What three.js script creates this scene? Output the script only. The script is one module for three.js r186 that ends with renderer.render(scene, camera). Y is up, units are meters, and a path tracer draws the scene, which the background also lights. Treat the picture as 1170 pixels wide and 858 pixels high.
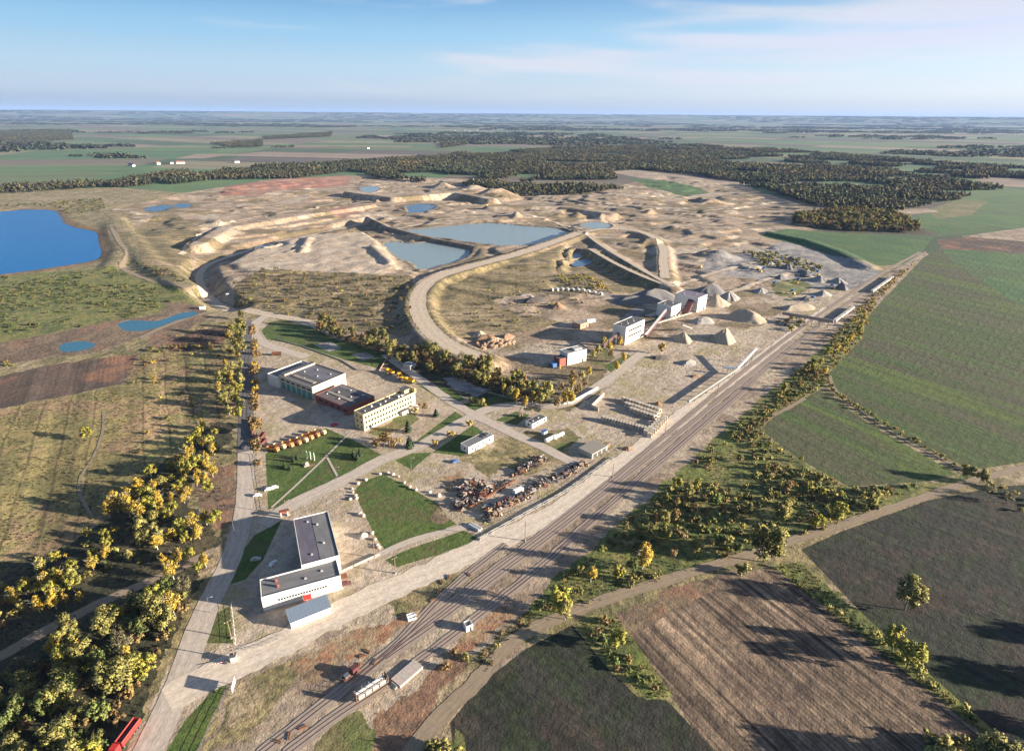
import * as THREE from 'three';
import { mergeGeometries } from 'three/addons/utils/BufferGeometryUtils.js';

// ---------------------------------------------------------------- camera, sky, sun, exposure
const scene = new THREE.Scene();
const camera = new THREE.PerspectiveCamera(64.494, 1024 / 750, 1, 120000);
camera.rotation.order = 'YXZ';
camera.position.set(0, 190, 0);
camera.rotation.set(-0.41303, 0, 0.00768);
scene.add(camera);
const renderer = new THREE.WebGLRenderer({ antialias: true });
renderer.toneMapping = THREE.LinearToneMapping;
renderer.toneMappingExposure = 3.35;
renderer.shadowMap.enabled = true;

const R = Math.PI / 180;
const sunEl = 12.5 * R, sunAz = 11 * R;
const sunDir = new THREE.Vector3(Math.cos(sunEl) * Math.cos(sunAz), Math.sin(sunEl), Math.cos(sunEl) * Math.sin(sunAz));
const sun = new THREE.DirectionalLight(new THREE.Color(1.0, 0.885, 0.73), 5);
sun.position.copy(sunDir).multiplyScalar(1500).add(new THREE.Vector3(0, 0, -500));
sun.target.position.set(0, 0, -500);
sun.castShadow = true;
Object.assign(sun.shadow.camera, { left: -900, right: 900, top: 700, bottom: -700, near: 10, far: 3500 });
sun.shadow.mapSize.set(4096, 4096);
scene.add(sun, sun.target);

// ---------------------------------------------------------------- noise and small tools
function rngOf(seed) { let a = seed >>> 0; return () => { a = (a + 0x6D2B79F5) | 0; let t = Math.imul(a ^ (a >>> 15), 1 | a); t = (t + Math.imul(t ^ (t >>> 7), 61 | t)) ^ t; return ((t ^ (t >>> 14)) >>> 0) / 4294967296; }; }
const NT = 512, NM = 511, table = new Float32Array(NT * NT);
{ const r = rngOf(7); for (let i = 0; i < table.length; i++) table[i] = r(); }
function vn(x, y) {
  const xf = Math.floor(x), yf = Math.floor(y); let u = x - xf, v = y - yf;
  u = u * u * (3 - 2 * u); v = v * v * (3 - 2 * v);
  const x0 = xf & NM, x1 = (x0 + 1) & NM, y0 = (yf & NM) * NT, y1 = ((yf + 1) & NM) * NT;
  const a = table[y0 + x0], b = table[y0 + x1], c = table[y1 + x0], d = table[y1 + x1];
  return a + (b - a) * u + (c - a + (a - b - c + d) * u) * v;
}
const fbm = (x, y, o = 4) => { let s = 0, a = 0.5, n = 0; for (let i = 0; i < o; i++) { s += a * vn(x + i * 37.3, y + i * 91.7); n += a; a *= 0.5; x *= 2.03; y *= 2.03; } return s / n; };
const ss = (a, b, x) => { const t = Math.min(1, Math.max(0, (x - a) / (b - a))); return t * t * (3 - 2 * t); };
const mix = (a, b, t) => a + (b - a) * t;
const hash = (i, j) => { let h = (Math.imul(i | 0, 374761393) + Math.imul(j | 0, 668265263)) | 0; h = Math.imul(h ^ (h >>> 13), 1274126177); return ((h ^ (h >>> 16)) >>> 0) / 4294967296; };
const toS = (c) => c <= 0.0031308 ? 12.92 * c : 1.055 * Math.pow(c, 1 / 2.4) - 0.055;
function bboxOf(p) { let a = 1e9, b = -1e9, c = 1e9, d = -1e9; for (const [x, z] of p) { a = Math.min(a, x); b = Math.max(b, x); c = Math.min(c, z); d = Math.max(d, z); } return [a, b, c, d]; }
function inside(p, x, z) { let k = false; for (let i = 0, j = p.length - 1; i < p.length; j = i++) { const [xi, zi] = p[i], [xj, zj] = p[j]; if ((zi > z) !== (zj > z) && x < (xj - xi) * (z - zi) / (zj - zi) + xi) k = !k; } return k; }
function segDist(ax, az, bx, bz, x, z) { const dx = bx - ax, dz = bz - az, t = Math.min(1, Math.max(0, ((x - ax) * dx + (z - az) * dz) / (dx * dx + dz * dz))); return Math.hypot(x - ax - t * dx, z - az - t * dz); }
function lineDist(p, x, z, closed) { let d = 1e9; for (let i = closed ? 0 : 1; i < p.length; i++) { const q = p[(i + p.length - 1) % p.length]; d = Math.min(d, segDist(q[0], q[1], p[i][0], p[i][1], x, z)); } return d; }
function smoothLine(p, step) { const c = new THREE.CatmullRomCurve3(p.map(([x, z]) => new THREE.Vector3(x, 0, z)), false, 'centripetal'); const n = Math.max(2, Math.ceil(c.getLength() / step)); return c.getSpacedPoints(n).map((v) => [v.x, v.z]); }

// ---------------------------------------------------------------- sky: clear evening air with thin streaked cloud
{
  const w = 2048, h = 1024, d = new Float32Array(w * h * 4), az0 = Math.atan2(sunDir.z, sunDir.x);
  // radiance by height above the horizon (degrees)
  const stops = [[0, [0.165, 0.205, 0.265]], [0.7, [0.20, 0.245, 0.30]], [1.8, [0.26, 0.315, 0.37]], [3.5, [0.24, 0.335, 0.41]], [6, [0.165, 0.30, 0.42]], [9, [0.085, 0.205, 0.36]], [16, [0.052, 0.135, 0.265]], [35, [0.026, 0.072, 0.17]], [90, [0.013, 0.04, 0.11]]];
  for (let j = 0; j < h; j++) {
    const el = ((j + 0.5) / h - 0.5) * 180, e = Math.max(0, el);
    let k = 0; while (k < stops.length - 2 && stops[k + 1][0] < e) k++;
    const t = ss(stops[k][0], stops[k + 1][0], e) * 0.35 + 0.65 * Math.min(1, (e - stops[k][0]) / (stops[k + 1][0] - stops[k][0]));
    for (let i = 0; i < w; i++) {
      const az = ((i + 0.5) / w - 0.5) * 2 * Math.PI;
      const c = [0, 1, 2].map((q) => mix(stops[k][1][q], stops[k + 1][1][q], t));
      const ca = Math.cos(az) * Math.cos(az0) + Math.sin(az) * Math.sin(az0);           // cosine of the angle from the sun round the horizon
      const glow = Math.pow(Math.max(0, 0.5 + 0.5 * ca), 2.4) * Math.exp(-e / 9);
      c[0] += 0.46 * glow; c[1] += 0.385 * glow; c[2] += 0.28 * glow;
      // cirrus: streaks lying along the horizon
      const X = az * 4.5, Y = e * 0.62 + 0.22 * X;
      const wisp = fbm(X * 0.9 + 3, Y * 1.5 + 9 + vn(X * 0.9, Y * 0.7) * 1.4, 6), big = vn(X * 0.4 + 11, Y * 0.3 + 5);
      const cover = ss(0.40, 0.72, wisp + 0.26 * (big - 0.5) + 0.32 * ca + 0.03) * ss(0.5, 3, e) * (1 - 0.75 * ss(14, 50, e));
      const cc = [0.37 + 0.08 * glow, 0.385 + 0.04 * glow, 0.42];
      for (let q = 0; q < 3; q++) c[q] = mix(c[q], Math.max(c[q], cc[q]), 0.85 * cover);
      if (el < 0) { c[0] = 0.075; c[1] = 0.08; c[2] = 0.08; }   // the land beyond the horizon
      const o = (j * w + i) * 4, B = 0.61; d[o] = c[0] * B; d[o + 1] = c[1] * B; d[o + 2] = c[2] * B; d[o + 3] = 1;
    }
  }
  const sky = new THREE.DataTexture(d, w, h, THREE.RGBAFormat, THREE.FloatType);
  sky.mapping = THREE.EquirectangularReflectionMapping; sky.magFilter = THREE.LinearFilter; sky.needsUpdate = true;
  scene.background = sky; scene.environment = sky;
}
scene.fog = new THREE.FogExp2(new THREE.Color(0.38, 0.58, 1.0), 0.000022);

// ---------------------------------------------------------------- the survey: outlines of the place in metres
function smoothPoly(p, step = 7) { const c = new THREE.CatmullRomCurve3(p.map(([x, z]) => new THREE.Vector3(x, 0, z)), true, 'centripetal'); return c.getSpacedPoints(Math.max(8, Math.round(c.getLength() / step))).slice(0, -1).map((v) => [v.x, v.z]); }
const lake = smoothPoly([[-1150.9,-1199],[-1062.5,-1261.8],[-1019.5,-1301.9],[-971.2,-1291.6],[-897.1,-1211.6],[-840.8,-1139.9],[-778,-1085.4],[-723.8,-1052.3],[-652.2,-953.3],[-592.2,-864.2],[-579.6,-824.6],[-609.4,-777],[-648.2,-738.2],[-704.3,-702.1]], 12);
const ponds = [
  [[-207.5,-949.4],[-197.6,-978.5],[-164.1,-965.2],[-123.6,-981.4],[-79,-961.4],[-59.3,-914.7],[-64.4,-853.6],[-96.7,-803.8],[-123.8,-768.5],[-142.4,-812.7],[-171.6,-867.3]],
  [[-227.9,-1073.7],[-169.9,-1103.2],[-109.6,-1143.9],[-44.4,-1166.9],[22.5,-1140.1],[86.6,-1114.5],[109.2,-1062.2],[93.5,-1005.1],[47.5,-959.2],[-1.6,-936.7],[-65,-962],[-126.2,-1004],[-189.8,-1033.1]],
  [[-388.7,-554.5],[-380.6,-565.6],[-355,-563.5],[-344.8,-589.5],[-332.5,-595.8],[-321.8,-581.3],[-334.6,-561.3],[-343.1,-537.4],[-361,-529.5]],
  [[-401.9,-495.8],[-394.1,-502.7],[-378.6,-500.8],[-368.6,-487.8],[-376.7,-479.2],[-388,-476.9]],
  [[81.5,-894.5],[101.2,-933.8],[111.9,-883.3],[111.6,-837.3],[87.2,-815.1],[79.7,-841.7]],
  [[-243.7,-1370.4],[-217,-1429.5],[-179.1,-1402.2],[-172.9,-1320.7],[-213.9,-1281]], [[-398.1,-928.4],[-387,-942.5],[-360.4,-929.8],[-364.3,-903.4],[-380.1,-896.4]],
  [[-795,-1313.8],[-790.8,-1368.3],[-757.1,-1356.2],[-731.1,-1279],[-749.9,-1253.7]], [[-757.1,-1356.2],[-755.7,-1399],[-722.3,-1372.1],[-704.3,-1305.7]], [[-429.3,-1721.2],[-410.3,-1789.4],[-371.8,-1725.1],[-378.3,-1623.1]],
  [[129.5,-1154.8],[160.2,-1186.7],[186.6,-1157.4],[166.5,-1108.8],[137.5,-1107.5]],
].map((p) => smoothPoly(p));
const pondLevel = [-2.2, -2.6, -1.2, -1, -3, -2, -2, -1.5, -1.5, -1.5, -2];
const haul = smoothLine([[-26.8,-455.3],[-49,-476.9],[-70.2,-509.6],[-87.3,-551.9],[-99.7,-600.9],[-104.3,-658.5],[-95.1,-714.1],[-53.3,-779.8],[4.9,-851.7],[63.2,-943.4],[113.2,-1029]], 6);
const haulFar = smoothLine([[113.8,-1034.6],[160.9,-1070.7],[209.3,-1064.1],[232.8,-1007.4],[229,-914.1],[207.2,-813.3],[189.5,-726.6]], 6);
const spur = smoothLine([[122.9,-1035],[139.7,-917.3],[161.1,-811.7],[178.2,-735],[192.3,-685.7]], 6);
const spur2 = smoothLine([[116.5,-903.4],[128.5,-854.9],[142.5,-800.7],[162.3,-743.5],[188.2,-685.6]], 6);
const cut = smoothLine([[-304.5,-615.3],[-348.7,-665.6],[-386.1,-720],[-420,-783.1],[-435.8,-846.4],[-424.6,-914.1],[-394.4,-1016.5],[-342.9,-1104.7],[-285.6,-1230.5]], 6);
const quarry = [[-845.2,-1285.6],[-853.5,-1555.8],[-770.5,-1911.8],[-492.2,-2108.3],[-73.7,-1964.8],[137.3,-1827.9],[286.3,-1792.1],[531.1,-2192.9],[683.1,-1842.6],[682.9,-1392.6],[788.4,-1332.1],[572,-1117.3],[445.7,-1043.1],[453.4,-816.7],[475.1,-768.5],[422.7,-702.8],[298.4,-621.3],[246.4,-697.7],[189.7,-641.5],[108.8,-622.8],[46.5,-549],[-19.4,-488.9],[-90.3,-498.2],[-170,-531.4],[-274.6,-606.5],[-380.4,-699.4],[-523.2,-897.5],[-673.6,-1063.1]];
const wildBand = [[-297.6,-606],[-335.6,-700.8],[-323.7,-757.5],[-230.1,-746.6],[-127.9,-736.4],[-106.5,-650.7],[-93.9,-521],[-172.8,-541.3],[-245.2,-577.4]];

// raised and sunk ground
const basins = [{ p: lake, d: 6, s: 30 }, ...ponds.map((p, i) => ({ p, d: -pondLevel[i] + 3, s: 16 })), { p: [[66.5,-830.3],[138,-902.7],[181.6,-764],[177.6,-695.8],[111.9,-713.9],[62.1,-769.6]], d: 3, s: 14 }].map((b) => ({ ...b, b: bboxOf(b.p) }));
const ridges = [{ p: haul, w: 14, h: 6, s: 10, berm: 1.4 }, { p: haulFar, w: 10, h: 5, s: 10 }, { p: spur, w: 5, h: 5, s: 10 }, { p: spur2, w: 5, h: 4.5, s: 9 },
  { p: [[-329.5,-963.9],[-306.8,-864.3]], w: 4, h: 8, s: 7 }, { p: [[-212.6,-899.1],[-166.5,-796.3]], w: 4, h: 8, s: 7 },
  { p: [[-487.2,-918.3],[-507,-1070.4],[-439.7,-1190],[-325,-1366]], w: 14, h: 5, s: 9 }, { p: [[-287,-1197.3],[-221.9,-1082.8],[-122.7,-974.1],[-55.6,-921.3]], w: 4, h: 4, s: 8 },
  { p: [[-345.9,-729.8],[-255,-719.7],[-134.5,-710.8]], w: 6, h: 3.5, s: 12 }, { p: [[-300,-645.5],[-210.4,-641],[-125.4,-657.3]], w: 5, h: 3, s: 10 }, { p: [[-772.8,-1174],[-614.1,-962],[-503.5,-811.1],[-381,-679.8]], w: 8, h: 4, s: 14 },
  { p: [[-68.4,-688.7],[-15.6,-653.2],[23.6,-637.1]], w: 5, h: 3, s: 12 }, { p: [[-81,-765.1],[-17.2,-722.6],[36.1,-699.6]], w: 5, h: 3.5, s: 12 }, { p: [[452.3,-1059.8],[486.2,-998],[496.8,-903.2],[487.6,-812.7]], w: 6, h: 5, s: 12 },
  { p: [[-418.8,-1583.1],[-288.9,-1487.6],[-151,-1599.8],[-55.5,-1469.3]], w: 14, h: 7, s: 12 }, { p: [[-51.2,-1353.5],[104.2,-1361.7],[206.5,-1266.3]], w: 8, h: 5, s: 16 }, { p: [[-891.2,-1335.2],[-706.7,-1061.7],[-587.8,-895.1],[-535.2,-784.3]], w: 6, h: 3, s: 14 },
].map((r) => ({ ...r, b: bboxOf(r.p) }));
const cutBox = bboxOf(cut), quarryBox = bboxOf(quarry);
const mounds = [];
{ const r = rngOf(41); const spots = [[97,-1260.9],[293.9,-1319.4],[429.1,-1563.8],[294.1,-1105.3],[-324.1,-1453.8],[-538.4,-1105.3],[6.4,-1233.5]];
  for (const [x, z] of spots) mounds.push([x, z, 9 + 13 * r(), 3 + 6 * r()]); }
mounds.push([...[[-45.8,-1570.1]][0], 75, 24], [...[[-113.3,-1721.2]][0], 50, 12], [...[[-207.6,-1803.7]][0], 40, 12], [...[[186.6,-1253.7]][0], 30, 9], [...[[133.4,-1262.7]][0], 26, 8], [...[[223,-958.9]][0], 26, 9], [...[[299.2,-866.3]][0], 34, 10], [...[[476,-1484.1]][0], 40, 9], [...[[459.6,-1515.1]][0], 26, 8]);
const plateau = [[-381.6,-793.4],[-385.2,-884.7],[-350.9,-999],[-257.6,-1035.4],[-196.6,-917.9],[-155.5,-780.6],[-172.8,-742],[-265,-752.9],[-326.1,-737.2]], plateauBox = bboxOf(plateau);
function ground(x, z) {
  let y = 0;
  if (x > quarryBox[0] && x < quarryBox[1] && z > quarryBox[2] && z < quarryBox[3] && inside(quarry, x, z)) {
    const m = ss(0, 40, lineDist(quarry, x, z, true));
    const n = fbm(x / 90, z / 90, 3) - 0.5, rd = 1 - Math.abs(2 * fbm(x / 46 + 9, z / 60, 3) - 1);
    const wild = ss(-560, -900, z);
    const lev = (fbm(x / 260 + 2, z / 150 + 6, 4)) * 7, st = Math.floor(lev) + ss(0.88, 1, lev - Math.floor(lev)) - 3.4;
    y += m * (n * mix(3, 2, wild) + (rd - 0.75) * mix(2.5, 0.8, wild) + st * mix(0.6, 3.0, wild) + (vn(x / 9, z / 9) - 0.5) * 1.1 + (vn(x / 22 + 8, z / 22) - 0.5) * mix(0.5, 0.8, wild));
  }
  if (x > plateauBox[0] - 14 && x < plateauBox[1] + 14 && z > plateauBox[2] - 14 && z < plateauBox[3] + 14) { const d = lineDist(plateau, x, z, true) * (inside(plateau, x, z) ? 1 : -1), t = ss(-9, 4, d); y = mix(y, 5 + (vn(x / 14, z / 14) - 0.5) * 1.6 + (vn(x / 5, z / 5) - 0.5) * 0.6, t); }
  for (const [mx, mz, r, h] of mounds) { const d = Math.hypot(x - mx, (z - mz)) / r; if (d < 1) y += h * Math.min(1, (1 - d) * 1.25) ** 1.1; }
  const cd = x > cutBox[0] - 40 && x < cutBox[1] + 40 && z > cutBox[2] - 40 && z < cutBox[3] + 40 ? lineDist(cut, x, z) : 1e9;
  if (cd < 42) { const i = ss(-480, -700, z) * 0.9; y = mix(y, -11 * i, 1 - ss(8, 26, cd)); }
  for (const b of basins) if (x > b.b[0] && x < b.b[1] && z > b.b[2] && z < b.b[3] && inside(b.p, x, z)) { const t = ss(0, b.s, lineDist(b.p, x, z, true)); y = mix(y, -b.d, t); }
    else if (x > b.b[0] - 12 && x < b.b[1] + 12 && z > b.b[2] - 12 && z < b.b[3] + 12) { const t = ss(12, 0, lineDist(b.p, x, z, true)); y = mix(y, 0, t); }
  for (const r of ridges) if (x > r.b[0] - 45 && x < r.b[1] + 45 && z > r.b[2] - 45 && z < r.b[3] + 45) { const d = lineDist(r.p, x, z); if (d < r.w + r.s) { const t = 1 - ss(r.w, r.w + r.s, d); y = Math.max(y, mix(Math.min(y, 0), r.h, t)); if (r.berm) y += r.berm * Math.max(0, 1 - Math.abs(d - r.w + 1.5) / 3); } }
  if (z < -2200) y += 10 * ss(-2200, -6000, z) * (fbm(x / 1500, z / 1500, 3) - 0.45);
  if (z < -14000) { const far = Math.hypot(x, z); if (far > 19000) y += ss(19000, 26000, far) * (182 + 50 * fbm(x / 9000 + 3, z / 9000, 3)); }   // the land rises gently to low hills on the skyline
  return y;
}

// ---------------------------------------------------------------- ground cover classes
const grow = (p, k) => { const cx = p.reduce((s, q) => s + q[0], 0) / p.length, cz = p.reduce((s, q) => s + q[1], 0) / p.length; return p.map(([x, z]) => { const l = Math.hypot(x - cx, z - cz); return [x + (x - cx) / l * k, z + (z - cz) / l * k]; }); };
// a, b, c: colours (linear base colours); s: size of patches in metres; f: strength of the fine grain; line: [turn in degrees, spacing, strength]
const K = {
  farm: 1, scrub: 2, sand: 3, field: 4, soil: 5, plough: 6, lawn: 7, yard: 8, brown: 9, rough: 10, floor: 11, pink: 12, green: 13, grey: 14, wild: 15, orange: 16, thicket: 17, mud: 18, meadow: 19, pale: 20,
};
const looks = {
  2: { a: [0.27, 0.21, 0.10], b: [0.15, 0.13, 0.055], c: [0.31, 0.235, 0.14], s: 9, f: 0.8 },
  3: { a: [0.38, 0.28, 0.19], b: [0.26, 0.185, 0.12], c: [0.40, 0.325, 0.24], s: 17, f: 0.65, d: [0.16, 0.12, 0.06], ds: 34 },
  4: { a: [0.056, 0.086, 0.019], b: [0.072, 0.072, 0.032], c: [0.078, 0.110, 0.019], s: 17, f: 0.45, line: [148, 3.2, 0.22], stretch: [-58, 7], tram: 21 },
  5: { a: [0.027, 0.026, 0.019], b: [0.024, 0.032, 0.013], c: [0.040, 0.031, 0.021], s: 8, f: 0.7, line: [131, 2.6, 0.35], tram: 18 },
  6: { a: [0.18, 0.125, 0.08], b: [0.12, 0.081, 0.054], c: [0.22, 0.155, 0.10], s: 12, f: 0.6, line: [150, 3.0, 0.75], fine: 1 },
  7: { a: [0.058, 0.098, 0.015], b: [0.082, 0.115, 0.021], c: [0.092, 0.098, 0.027], s: 6, f: 0.4 },
  8: { a: [0.44, 0.35, 0.26], b: [0.35, 0.272, 0.19], c: [0.33, 0.27, 0.145], s: 11, f: 0.42 },
  9: { a: [0.105, 0.066, 0.045], b: [0.078, 0.054, 0.039], c: [0.20, 0.10, 0.055], s: 16, f: 0.55, line: [150, 9, 0.5], rut: 0.3 },
  10: { a: [0.29, 0.222, 0.082], b: [0.205, 0.175, 0.062], c: [0.30, 0.20, 0.10], s: 12, f: 0.7, line: [150, 15, 0.4], rut: 0.5 },
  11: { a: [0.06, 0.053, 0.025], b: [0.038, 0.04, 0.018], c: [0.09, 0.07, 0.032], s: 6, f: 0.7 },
  12: { a: [0.33, 0.145, 0.10], b: [0.26, 0.135, 0.09], c: [0.31, 0.2, 0.14], s: 30, f: 0.4 },
  13: { a: [0.046, 0.105, 0.030], b: [0.068, 0.125, 0.032], c: [0.060, 0.098, 0.034], s: 40, f: 0.3, line: [148, 7, 0.18] },
  14: { a: [0.30, 0.27, 0.245], b: [0.20, 0.185, 0.175], c: [0.36, 0.315, 0.27], s: 10, f: 0.45 },
  15: { a: [0.24, 0.18, 0.088], b: [0.125, 0.102, 0.046], c: [0.29, 0.215, 0.125], s: 9, f: 0.8, stretch: [4, 3.5] },
  16: { a: [0.31, 0.16, 0.088], b: [0.29, 0.21, 0.12], c: [0.20, 0.135, 0.078], s: 5, f: 0.6 },
  17: { a: [0.13, 0.145, 0.032], b: [0.20, 0.175, 0.056], c: [0.09, 0.105, 0.027], s: 7, f: 0.8 },
  18: { a: [0.135, 0.09, 0.058], b: [0.19, 0.135, 0.08], c: [0.23, 0.13, 0.078], s: 10, f: 0.6 },
  19: { a: [0.105, 0.125, 0.034], b: [0.16, 0.138, 0.055], c: [0.20, 0.16, 0.075], s: 12, f: 0.55 },
  20: { a: [0.33, 0.25, 0.175], b: [0.23, 0.168, 0.115], c: [0.40, 0.315, 0.22], s: 11, f: 0.55 },
  21: { a: [0.19, 0.115, 0.05], b: [0.25, 0.16, 0.075], c: [0.13, 0.10, 0.045], s: 6, f: 0.8 },
  24: { a: [0.45, 0.355, 0.26], b: [0.36, 0.275, 0.195], c: [0.49, 0.40, 0.30], s: 14, f: 0.5 },
  23: { a: [0.17, 0.13, 0.09], b: [0.22, 0.17, 0.12], c: [0.13, 0.10, 0.065], s: 6, f: 0.5 },
};
const P = (k, p) => ({ k, p, b: bboxOf(p) });
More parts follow.
